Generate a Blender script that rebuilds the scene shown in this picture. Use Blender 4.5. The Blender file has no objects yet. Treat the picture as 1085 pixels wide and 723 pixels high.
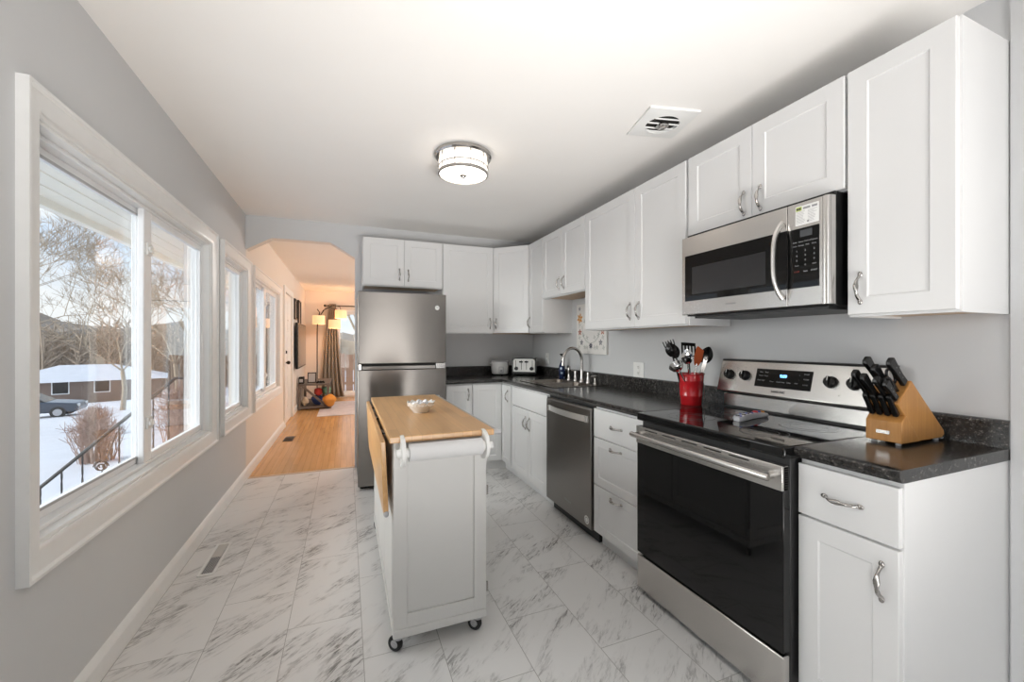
import bpy, bmesh, math, random
from mathutils import Matrix, Vector
random.seed(7)
PI = math.pi
S = bpy.context.scene
COL = S.collection

# ------------------------------------------------------------------ camera, world, sun, exposure
L, R, B, CZ = -0.865, 2.06, 4.452, 2.448          # left wall, right wall, arch wall, ceiling
CAMH = 1.2603
cd = bpy.data.cameras.new('camera'); cam = bpy.data.objects.new('camera', cd); COL.objects.link(cam)
cam.location = (0, 0, CAMH); cam.rotation_euler = (PI/2, 0, -0.3823)
cd.sensor_width = 36; cd.lens = 436.29/1085*36; cd.shift_y = 0.00193; cd.clip_start = 0.02; cd.clip_end = 500
S.camera = cam
S.view_settings.view_transform = 'Standard'; S.view_settings.look = 'None'
S.view_settings.exposure = 0.86; S.view_settings.gamma = 1.0; S.view_settings.use_curve_mapping = False
S.cycles.use_denoising = True
S.cycles.max_bounces = 12; S.cycles.diffuse_bounces = 7; S.cycles.glossy_bounces = 5; S.cycles.transparent_max_bounces = 16
S.cycles.sample_clamp_indirect = 6.0; S.cycles.caustics_reflective = False; S.cycles.caustics_refractive = False

SUN_STRENGTH = 4.5
WORLD_STRENGTH = 0.68
FIXTURE_EMIT = 1.6

W = bpy.data.worlds.new('sky'); S.world = W; W.use_nodes = True
nt = W.node_tree; nt.nodes.clear()
def nnode(nt, t, **kw):
    n = nt.nodes.new(t)
    for k, v in kw.items(): setattr(n, k, v)
    return n
out = nnode(nt, 'ShaderNodeOutputWorld'); bg = nnode(nt, 'ShaderNodeBackground'); tc = nnode(nt, 'ShaderNodeTexCoord')
sep = nnode(nt, 'ShaderNodeSeparateXYZ'); nt.links.new(tc.outputs['Generated'], sep.inputs[0])
rmp = nnode(nt, 'ShaderNodeValToRGB'); nt.links.new(sep.outputs['Z'], rmp.inputs[0])
e = rmp.color_ramp.elements
e[0].position = 0.0; e[0].color = (0.86, 0.90, 0.95, 1); e[1].position = 0.6; e[1].color = (0.36, 0.55, 0.90, 1)
m_ = rmp.color_ramp.elements.new(0.2); m_.color = (0.62, 0.76, 0.97, 1)
mp = nnode(nt, 'ShaderNodeMapping'); mp.inputs['Scale'].default_value = (1, 1, 3.2); nt.links.new(tc.outputs['Generated'], mp.inputs[0])
nz = nnode(nt, 'ShaderNodeTexNoise'); nz.inputs['Scale'].default_value = 3.0; nz.inputs['Detail'].default_value = 8; nt.links.new(mp.outputs[0], nz.inputs[0])
cr = nnode(nt, 'ShaderNodeValToRGB'); nt.links.new(nz.outputs[0], cr.inputs[0])
cr.color_ramp.elements[0].position = .45; cr.color_ramp.elements[1].position = .62
mx = nnode(nt, 'ShaderNodeMixRGB'); nt.links.new(cr.outputs[0], mx.inputs[0]); nt.links.new(rmp.outputs[0], mx.inputs[1]); mx.inputs[2].default_value = (0.95, 0.96, 0.98, 1)
nt.links.new(mx.outputs[0], bg.inputs[0]); bg.inputs[1].default_value = WORLD_STRENGTH; nt.links.new(bg.outputs[0], out.inputs[0])

sl = bpy.data.lights.new('sun', 'SUN'); sl.energy = SUN_STRENGTH; sl.angle = math.radians(70); sl.color = (1.0, .985, .96)
so = bpy.data.objects.new('sun', sl); COL.objects.link(so)
so.rotation_euler = Vector((1.0, 0.12, -0.30)).to_track_quat('-Z', 'Y').to_euler()
so.location = (-6, 0, 5)

# unseen fill light added behind the camera, aimed up to brighten the ceiling
al = bpy.data.lights.new('bounce_fill', 'AREA'); al.shape = 'RECTANGLE'; al.size = 1.6; al.size_y = 1.2; al.energy = 17; al.spread = math.radians(70); al.color = (1, .975, .95)
ao = bpy.data.objects.new('bounce_fill', al); COL.objects.link(ao); ao.location = (.55, -1.3, .55)
ao.rotation_euler = Vector((0.03, 1.0, 0.70)).to_track_quat('-Z', 'Y').to_euler()

# unseen fill light added to brighten the far room, right of the arch
fl = bpy.data.lights.new('far_room_fill', 'POINT'); fl.energy = 62; fl.color = (1, .95, .90); fl.shadow_soft_size = .15
fo = bpy.data.objects.new('far_room_fill', fl); COL.objects.link(fo); fo.location = (1.9, 7.4, 2.15)

# ------------------------------------------------------------------ materials
MATS = {}
def mat(name, col, rough=.5, metal=0., spec=.5, emit=None, estr=0, coat=0, trans=0, noise=None):
    m = bpy.data.materials.new(name); m.use_nodes = True
    b = m.node_tree.nodes['Principled BSDF']
    b.inputs['Base Color'].default_value = (*col, 1); b.inputs['Roughness'].default_value = rough
    b.inputs['Metallic'].default_value = metal; b.inputs['Specular IOR Level'].default_value = spec
    b.inputs['Coat Weight'].default_value = coat; b.inputs['Coat Roughness'].default_value = .05
    if trans: b.inputs['Transmission Weight'].default_value = trans
    if emit: b.inputs['Emission Color'].default_value = (*emit, 1); b.inputs['Emission Strength'].default_value = estr
    t = m.node_tree
    amt, sc = noise if noise else ((.006, 5) if metal else (.035, 18))           # every surface gets a slight procedural variation
    tcn = nnode(t, 'ShaderNodeTexCoord'); n = nnode(t, 'ShaderNodeTexNoise'); n.inputs['Scale'].default_value = sc; n.inputs['Detail'].default_value = 4
    t.links.new(tcn.outputs['Object'], n.inputs[0])
    mr = nnode(t, 'ShaderNodeMapRange'); mr.inputs['To Min'].default_value = 1-amt; mr.inputs['To Max'].default_value = 1+amt
    t.links.new(n.outputs[0], mr.inputs[0])
    mm = nnode(t, 'ShaderNodeVectorMath', operation='SCALE'); mm.inputs[0].default_value = col
    t.links.new(mr.outputs[0], mm.inputs['Scale']); t.links.new(mm.outputs[0], b.inputs['Base Color'])
    MATS[name] = m; return m
def bsdf(m): return m.node_tree.nodes['Principled BSDF']

paint = mat('wall_paint_grey', (.60, .605, .61), .6, noise=(.012, 3))
beige = mat('wall_paint_beige', (.74, .685, .625), .6, noise=(.012, 3))
ceilm = mat('ceiling_paint', (.87, .85, .82), .8, noise=(.015, 4))
trimw = mat('trim_white', (.80, .80, .79), .35)
cabw = mat('cabinet_white', (.735, .735, .73), .32, noise=(.008, 6))
cartw = mat('cart_white', (.66, .655, .635), .4, noise=(.01, 6))
vinylw = mat('vinyl_white', (.85, .86, .87), .3)
nickel = mat('satin_nickel', (.46, .44, .42), .2, 1)
satin = mat('satin_aluminium', (.80, .79, .77), .36, 1)
chrome = mat('chrome', (.8, .78, .76), .1, 1)
blackg = mat('black_glass', (.005, .005, .005), .045, spec=.36, noise=(.02, 4))
blackp = mat('black_plastic', (.006, .006, .006), .26, spec=.4)
blacks = mat('black_satin', (.02, .02, .02), .45)
rubber = mat('rubber_black', (.015, .015, .015), .6)
underw = mat('raw_birch', (.62, .46, .32), .6, noise=(.1, 8))
redm = mat('red_enamel', (.50, .012, .018), .16, coat=.6)
orangem = mat('orange_nylon', (.42, .075, .015), .6, spec=.25)
whitep = mat('white_plastic', (.82, .82, .80), .4)
greyp = mat('grey_plastic', (.45, .45, .46), .4)
darkin = mat('dark_interior', (.02, .018, .016), .8)
snow = mat('snow', (.60, .61, .64), .9, noise=(.10, 1.5))
bark = mat('bark', (.36, .29, .21), .9, noise=(.2, 10))  # bark paled, outdoor haze put into its colour
twig = mat('twigs', (.36, .25, .20), .9, noise=(.2, 4))
iron = mat('wrought_iron', (.02, .02, .02), .5)
soffitm = mat('soffit_white', (.72, .71, .66), .7)
fabric = mat('curtain_linen', (.33, .29, .25), .9, noise=(.08, 30))
shade = mat('lampshade', (.85, .62, .42), .8, emit=(1, .55, .26), estr=.42)
bronze = mat('dark_bronze', (.035, .026, .02), .4, .6)
ink = mat('dark_ink', (.05, .05, .055), .6)
inkg = mat('grey_ink', (.30, .30, .30), .6)
keyw = mat('panel_print', (.32, .33, .34), .6)

def link(t, a, b): t.links.new(a, b)
def world_pos(t):
    g = nnode(t, 'ShaderNodeNewGeometry'); return g.outputs['Position']

ANISO = 0.25
def steel_mat(name, col, rough, axis):
    m = mat(name, col, rough, 1); t = m.node_tree; b = bsdf(m)
    tcn = nnode(t, 'ShaderNodeTexCoord'); mpn = nnode(t, 'ShaderNodeMapping')
    sc = [90, 90, 90]; sc[axis] = 1.0; mpn.inputs['Scale'].default_value = sc
    n = nnode(t, 'ShaderNodeTexNoise'); n.inputs['Scale'].default_value = 1; n.inputs['Detail'].default_value = 3
    link(t, tcn.outputs['Object'], mpn.inputs[0]); link(t, mpn.outputs[0], n.inputs[0])
    mr = nnode(t, 'ShaderNodeMapRange'); mr.inputs['To Min'].default_value = rough-.006; mr.inputs['To Max'].default_value = rough+.006
    link(t, n.outputs[0], mr.inputs[0]); link(t, mr.outputs[0], b.inputs['Roughness'])
    tg = nnode(t, 'ShaderNodeTangent', direction_type='RADIAL', axis='Z'); link(t, tg.outputs[0], b.inputs['Tangent']); b.inputs['Anisotropic'].default_value = .6; b.inputs['Anisotropic Rotation'].default_value = ANISO
    return m
steel = steel_mat('stainless_steel', (.60, .58, .555), .27, 0)
steelv = steel_mat('stainless_steel_fridge', (.30, .28, .26), .25, 0)
steeld = steel_mat('stainless_steel_dark', (.30, .285, .27), .30, 0)
steels = steel_mat('stainless_steel_sink', (.28, .25, .22), .24, 1)

def granite_mat():
    m = mat('black_laminate', (.02, .02, .02), .22, spec=.5); t = m.node_tree; b = bsdf(m)
    tcn = nnode(t, 'ShaderNodeTexCoord')
    v = nnode(t, 'ShaderNodeTexNoise'); v.inputs['Scale'].default_value = 85; v.inputs['Detail'].default_value = 7; v.inputs['Roughness'].default_value = .75
    link(t, tcn.outputs['Object'], v.inputs[0])
    r = nnode(t, 'ShaderNodeValToRGB'); link(t, v.outputs[0], r.inputs[0])
    el = r.color_ramp.elements; el[0].position = .42; el[0].color = (.012, .012, .012, 1); el[1].position = .72; el[1].color = (.26, .24, .22, 1)
    q = r.color_ramp.elements.new(.56); q.color = (.035, .033, .031, 1)
    link(t, r.outputs[0], b.inputs['Base Color']); b.inputs['Roughness'].default_value = .2
    return m
granite = granite_mat()

def wood_mat(name, c1, c2, scale, rough, plank=None, rot=0, mort=(.45, .4, .35, 1)):
    m = mat(name, c1, rough); t = m.node_tree; b = bsdf(m)
    tcn = nnode(t, 'ShaderNodeTexCoord'); mpn = nnode(t, 'ShaderNodeMapping'); mpn.inputs['Scale'].default_value = scale; mpn.inputs['Rotation'].default_value = (0, 0, rot)
    link(t, tcn.outputs['Object'], mpn.inputs[0])
    n = nnode(t, 'ShaderNodeTexNoise'); n.inputs['Scale'].default_value = 1; n.inputs['Detail'].default_value = 8; n.inputs['Distortion'].default_value = .6
    link(t, mpn.outputs[0], n.inputs[0])
    r = nnode(t, 'ShaderNodeValToRGB'); link(t, n.outputs[0], r.inputs[0])
    r.color_ramp.elements[0].position = .3; r.color_ramp.elements[0].color = (*c2, 1); r.color_ramp.elements[1].position = .7; r.color_ramp.elements[1].color = (*c1, 1)
    last = r.outputs[0]
    if plank:
        w, l, rr = plank
        m2 = nnode(t, 'ShaderNodeMapping'); m2.inputs['Rotation'].default_value = (0, 0, rr); link(t, tcn.outputs['Object'], m2.inputs[0])
        br = nnode(t, 'ShaderNodeTexBrick'); br.inputs['Scale'].default_value = 1; br.inputs['Brick Width'].default_value = l; br.inputs['Row Height'].default_value = w
        br.inputs['Mortar Size'].default_value = .0012; br.inputs['Color1'].default_value = (.90, .89, .88, 1); br.inputs['Color2'].default_value = (1.08, 1.07, 1.05, 1); br.inputs['Mortar'].default_value = mort
        br.offset = .37
        link(t, m2.outputs[0], br.inputs[0])
        mu = nnode(t, 'ShaderNodeMixRGB', blend_type='MULTIPLY'); mu.inputs[0].default_value = 1; link(t, last, mu.inputs[1]); link(t, br.outputs[0], mu.inputs[2]); last = mu.outputs[0]
    link(t, last, b.inputs['Base Color'])
    return m
butcher = wood_mat('butcher_block', (.66, .40, .185), (.56, .32, .135), (26, 2.2, 26), .28, plank=(.042, .5, PI/2), mort=(.82, .8, .76, 1))
oak = wood_mat('oak_floor', (.62, .35, .14), (.50, .26, .09), (22, 1.6, 10), .25, plank=(.058, .8, PI/2))
bamboo = wood_mat('bamboo', (.50, .245, .07), (.40, .18, .045), (60, 60, 3), .35)
greywood = wood_mat('grey_wood', (.20, .16, .135), (.12, .095, .08), (4, 4, 20), .6)

def tile_mat():
    m = mat('marble_tile', (.7, .7, .7), .3); t = m.node_tree; b = bsdf(m)
    pos = world_pos(t); sp = nnode(t, 'ShaderNodeSeparateXYZ'); link(t, pos, sp.inputs[0])
    cb = nnode(t, 'ShaderNodeCombineXYZ')
    ax = nnode(t, 'ShaderNodeMath', operation='ADD'); link(t, sp.outputs['Y'], ax.inputs[0]); ax.inputs[1].default_value = -1.742+.606*6
    ay = nnode(t, 'ShaderNodeMath', operation='ADD'); link(t, sp.outputs['X'], ay.inputs[0]); ay.inputs[1].default_value = .240+.3035*8
    link(t, ax.outputs[0], cb.inputs[0]); link(t, ay.outputs[0], cb.inputs[1])
    br = nnode(t, 'ShaderNodeTexBrick'); link(t, cb.outputs[0], br.inputs[0])
    br.inputs['Scale'].default_value = 1; br.inputs['Brick Width'].default_value = .606; br.inputs['Row Height'].default_value = .3035
    br.inputs['Mortar Size'].default_value = .0014; br.inputs['Mortar Smooth'].default_value = .1
    br.offset = .5; br.offset_frequency = 2
    br.inputs['Color1'].default_value = (0, 0, 0, 1); br.inputs['Color2'].default_value = (1, 1, 1, 1)
    rnd = nnode(t, 'ShaderNodeMath', operation='MULTIPLY'); link(t, br.outputs['Color'], rnd.inputs[0]); rnd.inputs[1].default_value = 37.0
    # streaky veins running diagonally across each tile
    def streak(rot, sx, sy, detail, lo, hi, off):
        mpn = nnode(t, 'ShaderNodeMapping'); mpn.inputs['Rotation'].default_value = (0, 0, rot); mpn.inputs['Scale'].default_value = (1, 1, 1); mpn.inputs['Location'].default_value = (off, off, 0)
        link(t, pos, mpn.inputs[0])
        m2 = nnode(t, 'ShaderNodeMapping'); m2.inputs['Scale'].default_value = (sx, sy, 1); link(t, mpn.outputs[0], m2.inputs[0])
        n = nnode(t, 'ShaderNodeTexNoise', noise_dimensions='4D'); n.inputs['Scale'].default_value = 1; n.inputs['Detail'].default_value = detail; n.inputs['Roughness'].default_value = .68; n.inputs['Distortion'].default_value = .9
        link(t, m2.outputs[0], n.inputs[0]); link(t, rnd.outputs[0], n.inputs['W'])
        mr = nnode(t, 'ShaderNodeMapRange'); link(t, n.outputs[0], mr.inputs[0]); mr.inputs['From Min'].default_value = lo; mr.inputs['From Max'].default_value = hi
        return mr.outputs[0]
    rot = math.radians(-38)
    broad = streak(rot, 1.8, 5, 3, .47, .66, 0)
    fine = streak(rot, 11, 62, 9, .51, .61, 3.3)
    fine2 = streak(math.radians(-50), 8, 46, 9, .53, .63, 7.7)
    mul = nnode(t, 'ShaderNodeMath', operation='MULTIPLY'); link(t, broad, mul.inputs[0]); link(t, fine, mul.inputs[1])
    mul2 = nnode(t, 'ShaderNodeMath', operation='MULTIPLY'); link(t, broad, mul2.inputs[0]); link(t, fine2, mul2.inputs[1])
    mxm = nnode(t, 'ShaderNodeMath', operation='MAXIMUM'); link(t, mul.outputs[0], mxm.inputs[0]); link(t, mul2.outputs[0], mxm.inputs[1])
    soft = nnode(t, 'ShaderNodeMath', operation='MULTIPLY'); link(t, broad, soft.inputs[0]); soft.inputs[1].default_value = .20
    c1 = nnode(t, 'ShaderNodeMixRGB'); link(t, soft.outputs[0], c1.inputs[0]); c1.inputs[1].default_value = (.74, .735, .725, 1); c1.inputs[2].default_value = (.36, .35, .34, 1)
    bo_ = nnode(t, 'ShaderNodeMath', operation='MULTIPLY', use_clamp=True); link(t, mxm.outputs[0], bo_.inputs[0]); bo_.inputs[1].default_value = 1.35
    c2 = nnode(t, 'ShaderNodeMixRGB'); link(t, bo_.outputs[0], c2.inputs[0]); link(t, c1.outputs[0], c2.inputs[1]); c2.inputs[2].default_value = (.19, .185, .18, 1)
    c3 = nnode(t, 'ShaderNodeMixRGB'); link(t, br.outputs['Fac'], c3.inputs[0]); link(t, c2.outputs[0], c3.inputs[1]); c3.inputs[2].default_value = (.36, .35, .335, 1)
    link(t, c3.outputs[0], b.inputs['Base Color']); b.inputs['Roughness'].default_value = .32
    return m
tile = tile_mat()

def glass_mat():
    m = bpy.data.materials.new('window_glass'); m.use_nodes = True; t = m.node_tree; t.nodes.clear()
    o = nnode(t, 'ShaderNodeOutputMaterial'); tr = nnode(t, 'ShaderNodeBsdfTransparent'); gl = nnode(t, 'ShaderNodeBsdfGlossy'); mx = nnode(t, 'ShaderNodeMixShader'); lw_ = nnode(t, 'ShaderNodeLayerWeight'); fr = nnode(t, 'ShaderNodeMapRange'); pw = nnode(t, 'ShaderNodeMath', operation='POWER')
    lw_.inputs[0].default_value = .5; link(t, lw_.outputs['Facing'], pw.inputs[0]); pw.inputs[1].default_value = 5; link(t, pw.outputs[0], fr.inputs[0])
    fr.inputs['To Min'].default_value = .04; fr.inputs['To Max'].default_value = 1.0
    tr.inputs[0].default_value = (.97, .985, .98, 1); gl.inputs['Roughness'].default_value = .01; 
    link(t, fr.outputs[0], mx.inputs[0]); link(t, tr.outputs[0], mx.inputs[1]); link(t, gl.outputs[0], mx.inputs[2]); link(t, mx.outputs[0], o.inputs[0])
    return m
glass = glass_mat()

# ------------------------------------------------------------------ mesh helpers
class MB:
    def __init__(self, M=None): self.bm = bmesh.new(); self.M = M or Matrix.Identity(4)
    def v(self, p): return self.bm.verts.new(self.M @ Vector(p))
    def face(self, vs):
        try: return self.bm.faces.new(vs)
        except ValueError: return None
    def poly(self, pts): return self.face([self.v(p) for p in pts])
    def box(self, x0, x1, y0, y1, z0, z1):
        p = [self.v((x, y, z)) for z in (z0, z1) for y in (y0, y1) for x in (x0, x1)]
        for f in ((0, 2, 3, 1), (4, 5, 7, 6), (0, 1, 5, 4), (2, 6, 7, 3), (0, 4, 6, 2), (1, 3, 7, 5)): self.face([p[i] for i in f])
        return self
    def prism(self, poly, axis, a, b):
        def P(q, h): return {'x': (h, q[0], q[1]), 'y': (q[0], h, q[1]), 'z': (q[0], q[1], h)}[axis]
        A = [self.v(P(q, a)) for q in poly]; Bv = [self.v(P(q, b)) for q in poly]; n = len(poly)
        self.face(A[::-1]); self.face(Bv)
        for i in range(n): self.face([A[i], A[(i+1) % n], Bv[(i+1) % n], Bv[i]])
        return self
    def ring(self, c, u, w, ru, rw, seg): return [self.v(c + u*(ru*math.cos(2*PI*i/seg)) + w*(rw*math.sin(2*PI*i/seg))) for i in range(seg)]
    def tube(self, pts, r, seg=10, caps=True, ell=1.0, twist=None):
        pts = [Vector(p) for p in pts]; n = len(pts)
        rs = r if isinstance(r, (list, tuple)) else [r]*n
        prev = None; rings = []
        for i in range(n):
            d = (pts[min(i+1, n-1)] - pts[max(i-1, 0)]); d = d.normalized() if d.length > 1e-9 else Vector((0, 0, 1))
            if prev is None:
                a = Vector((0, 0, 1)) if abs(d.z) < .9 else Vector((1, 0, 0)); u = d.cross(a).normalized()
            else:
                u = (prev - d*prev.dot(d)).normalized()
            prev = u; w = d.cross(u)
            uu, ww = u, w
            if twist: q = twist[i]; uu = u*math.cos(q)+w*math.sin(q); ww = w*math.cos(q)-u*math.sin(q)
            rings.append(self.ring(pts[i], uu, ww, rs[i]*ell, rs[i], seg))
        for a, b in zip(rings, rings[1:]):
            for i in range(seg): self.face([a[i], a[(i+1) % seg], b[(i+1) % seg], b[i]])
        if caps: self.face(rings[0][::-1]); self.face(rings[-1])
        return self
    def cyl(self, p0, p1, r0, r1=None, seg=24, caps=True): return self.tube([p0, p1], [r0, r0 if r1 is None else r1], seg, caps)
    def lathe(self, prof, c=(0, 0, 0), seg=32, sx=1, sy=1):
        rings = []
        for r, z in prof:
            if r < 1e-6: rings.append([self.v((c[0], c[1], c[2]+z))])
            else: rings.append([self.v((c[0]+sx*r*math.cos(2*PI*i/seg), c[1]+sy*r*math.sin(2*PI*i/seg), c[2]+z)) for i in range(seg)])
        for a, b in zip(rings, rings[1:]):
            for i in range(seg):
                j = (i+1) % seg
                if len(a) == 1 and len(b) == 1: continue
                if len(a) == 1: self.face([a[0], b[j], b[i]])
                elif len(b) == 1: self.face([a[i], a[j], b[0]])
                else: self.face([a[i], a[j], b[j], b[i]])
        return self
    def ball(self, c, rx, ry=None, rz=None, seg=16, rings=10):
        ry = ry or rx; rz = rz or rx
        pr = [(math.sin(PI*k/rings), -math.cos(PI*k/rings)*rz) for k in range(rings+1)]
        pr = [(max(r, 0)*rx if 0 < k < rings else 0, z) for k, (r, z) in enumerate(pr)]
        return self.lathe(pr, c, seg, 1, ry/rx)
    def disc(self, c, n, r, seg=24):
        n = Vector(n).normalized(); a = Vector((0, 0, 1)) if abs(n.z) < .9 else Vector((1, 0, 0)); u = n.cross(a).normalized(); w = n.cross(u)
        self.face(self.ring(Vector(c), u, w, r, r, seg)); return self
    def frame(self, x0, x1, z0, z1, fw, y0, y1):          # rectangular frame in the xz plane
        self.box(x0, x0+fw, y0, y1, z0, z1); self.box(x1-fw, x1, y0, y1, z0, z1)
        self.box(x0+fw, x1-fw, y0, y1, z0, z0+fw); self.box(x0+fw, x1-fw, y0, y1, z1-fw, z1); return self
    def shaker(self, x0, x1, z0, z1, yf=-.02, yb=0., st=.058, rec=.0045, bev=.004):
        def rect(i, y): return [self.v((x0+i, y, z0+i)), self.v((x1-i, y, z0+i)), self.v((x1-i, y, z1-i)), self.v((x0+i, y, z1-i))]
        bk = rect(0, yb); f0 = rect(0, yf+.002); f1 = rect(.002, yf); f2 = rect(st, yf); f3 = rect(st+bev, yf+rec)
        self.face(bk[::-1])
        for a, b in ((bk, f0), (f0, f1), (f1, f2), (f2, f3)):
            for i in range(4): self.face([a[i], a[(i+1) % 4], b[(i+1) % 4], b[i]])
        self.face(f3); return self
    def mesh(self, name, m, smooth=True, ang=35):
        me = bpy.data.meshes.new(name); bmesh.ops.recalc_face_normals(self.bm, faces=self.bm.faces)
        self.bm.to_mesh(me); self.bm.free(); me.materials.append(m)
        if smooth:
            me.shade_smooth(); me.set_sharp_from_angle(angle=math.radians(ang))
        return me

def put(name, me, parent=None, loc=(0, 0, 0), rot=(0, 0, 0)):
    o = bpy.data.objects.new(name, me); COL.objects.link(o); o.location = loc; o.rotation_euler = rot
    if parent: o.parent = parent
    return o
def obj(name, mb, m, parent=None, bev=0, seg=2, smooth=True, ang=35, loc=(0, 0, 0), rot=(0, 0, 0)):
    o = put(name, mb.mesh(name, m, smooth, ang), parent, loc, rot)
    if bev:
        q = o.modifiers.new('bevel', 'BEVEL'); q.width = bev; q.segments = seg; q.limit_method = 'ANGLE'; q.angle_limit = math.radians(40); q.harden_normals = False
    return o
def tag(o, label, cat, group=None, kind=None):
    o['label'] = label; o['category'] = cat
    if group: o['group'] = group
    if kind: o['kind'] = kind
    return o
def thing(name, label, cat, loc=(0, 0, 0), rz=0, group=None, kind=None):
    o = bpy.data.objects.new(name, None); COL.objects.link(o); o.location = loc; o.rotation_euler = (0, 0, rz); o.empty_display_size = .1
    return tag(o, label, cat, group, kind)
def struct(o, label=None, cat=None):
    o['kind'] = 'structure'
    if label: o['label'] = label
    if cat: o['category'] = cat
    return o
def WM(t):                                                   # MB that takes world coordinates for a child of t
    return MB((Matrix.Translation(t.location) @ Matrix.Rotation(t.rotation_euler[2], 4, 'Z')).inverted())
def text(name, s, size, parent, loc, rot, m, depth=.0004, align='CENTER', bold=0):
    c = bpy.data.curves.new('txt', 'FONT'); c.body = s; c.size = size; c.extrude = depth; c.align_x = align; c.align_y = 'CENTER'; c.offset = bold; c.resolution_u = 3
    o = bpy.data.objects.new('txt', c); COL.objects.link(o)
    dg = bpy.context.evaluated_depsgraph_get(); me = bpy.data.meshes.new_from_object(o.evaluated_get(dg))
    bpy.data.objects.remove(o); bpy.data.curves.remove(c); me.materials.clear(); me.materials.append(m)
    return put(name, me, parent, loc, rot)
FRONT = (PI/2, 0, 0)                                         # text standing on a face that looks along local -y

# ------------------------------------------------------------------ room shell
def wall_grid(name, m, axis, c0, c1, a0, a1, z0, z1, holes):
    """wall slab between c0 and c1 (thickness), spanning a0..a1, with rectangular holes (a,b,zlo,zhi)"""
    mb = MB(); cuts = sorted({a0, a1, *[h[0] for h in holes], *[h[1] for h in holes]}); zs = sorted({z0, z1, *[h[2] for h in holes], *[h[3] for h in holes]})
    for i in range(len(cuts)-1):
        runs = []; 
        for j in range(len(zs)-1):
            ca, cz = (cuts[i]+cuts[i+1])/2, (zs[j]+zs[j+1])/2
            if any(h[0] < ca < h[1] and h[2] < cz < h[3] for h in holes): continue
            if runs and abs(runs[-1][1]-zs[j]) < 1e-6: runs[-1][1] = zs[j+1]
            else: runs.append([zs[j], zs[j+1]])
        for lo, hi in runs:
            if axis == 'y': mb.box(c0, c1, cuts[i], cuts[i+1], lo, hi)
            else: mb.box(cuts[i], cuts[i+1], c0, c1, lo, hi)
    bmesh.ops.remove_doubles(mb.bm, verts=mb.bm.verts, dist=1e-5)
    return struct(obj(name, mb, m, smooth=False))

BACK = -2.6; FAR = 10.35; LW = L-.15
W1 = (1.671, 3.392, .641, 1.948); W2 = (3.70, 4.53, .645, 1.955); W3 = (4.80, 6.55, .645, 1.955); W5 = (-2.2, -.35, .30, 2.05)
DOOR = (7.00, 7.92, 0, 2.04)
wall_grid('wall_left', paint, 'y', LW, L, BACK-.15, B+.012, 0, CZ, [W1, W5, (W2[0], B+.012, W2[2], W2[3])])
wall_grid('wall_left.001', beige, 'y', LW, L, B+.012, FAR+.15, 0, CZ, [(B+.012, W2[1], W2[2], W2[3]), W3, DOOR])
wall_grid('wall_right', paint, 'y', R, R+.12, BACK-.15, B+.12, 0, CZ, [])
wall_grid('wall_near', paint, 'x', BACK-.15, BACK, L, R, 0, CZ, [])
# arch wall: corner-cut opening between the left wall and the refrigerator
mb = MB(); AX1 = .080
mb.prism([(L, 2.129), (-.655, 2.255), (-.148, 2.257), (AX1, 2.124), (AX1, 0), (R, 0), (R, CZ), (L, CZ)], 'y', B, B+.012)
struct(obj('wall_back', mb, paint, smooth=False))
mb = MB(); mb.prism([(L, 2.129), (-.655, 2.255), (-.148, 2.257), (AX1, 2.124), (AX1, 0), (3.6, 0), (3.6, CZ), (L, CZ)], 'y', B+.012, B+.12)
struct(obj('wall_back.001', mb, beige, smooth=False))
mb = MB(); pts = [(L, 2.129), (-.655, 2.255), (-.148, 2.257), (AX1, 2.124), (AX1, 0)]
wall_grid('wall_far', beige, 'x', FAR, FAR+.15, L, 3.6, 0, CZ, [(-.24, 1.61, .03, 2.03)])
wall_grid('wall_right.001', beige, 'y', 3.6, 3.72, B+.12, FAR, 0, CZ, [])
mb = MB(); mb.box(LW, 3.72, BACK-.15, FAR+.15, CZ, CZ+.12); struct(obj('ceiling', mb, ceilm, smooth=False))
mb = MB(); mb.box(LW, R+.12, BACK-.15, 4.475, -.1, 0); struct(obj('floor', mb, tile, smooth=False))
mb = MB(); mb.box(LW, 3.72, 4.475, FAR+.15, -.1, 0); struct(obj('floor.001', mb, oak, smooth=False))
mb = MB(); mb.prism([(4.455, 0), (4.497, 0), (4.49, .004), (4.462, .004)], 'x', L+.016, AX1-.001); struct(obj('trim_1', mb, underw, smooth=False))

# baseboards: tall flat board with a moulded top
def base_prof(s=1): return [(0, 0), (.016, 0), (.016, .075), (.011, .088), (.006, .098), (0, .104)]
def baseboard(name, y0, y1):
    mb = MB(); mb.prism([(L+x, z) for x, z in base_prof()], 'y', y0, y1); struct(obj(name, mb, trimw, ang=20))
baseboard('baseboard_left', BACK, DOOR[0]-.09); baseboard('baseboard_left.001', DOOR[1]+.09, FAR)
mb = MB(); mb.prism([(R-x, z) for x, z in base_prof()], 'y', BACK, .55); struct(obj('baseboard_right', mb, trimw, ang=20))
mb = MB(); mb.box(L+.016, -.12, FAR-.016, FAR, 0, .1); struct(obj('baseboard_far', mb, trimw, bev=.004))
# wall corner trim at the near end of the right wall
mb = MB(); mb.box(R-.012, R, .45, .652, 0, CZ); struct(obj('trim_2', mb, paint, smooth=False))

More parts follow.
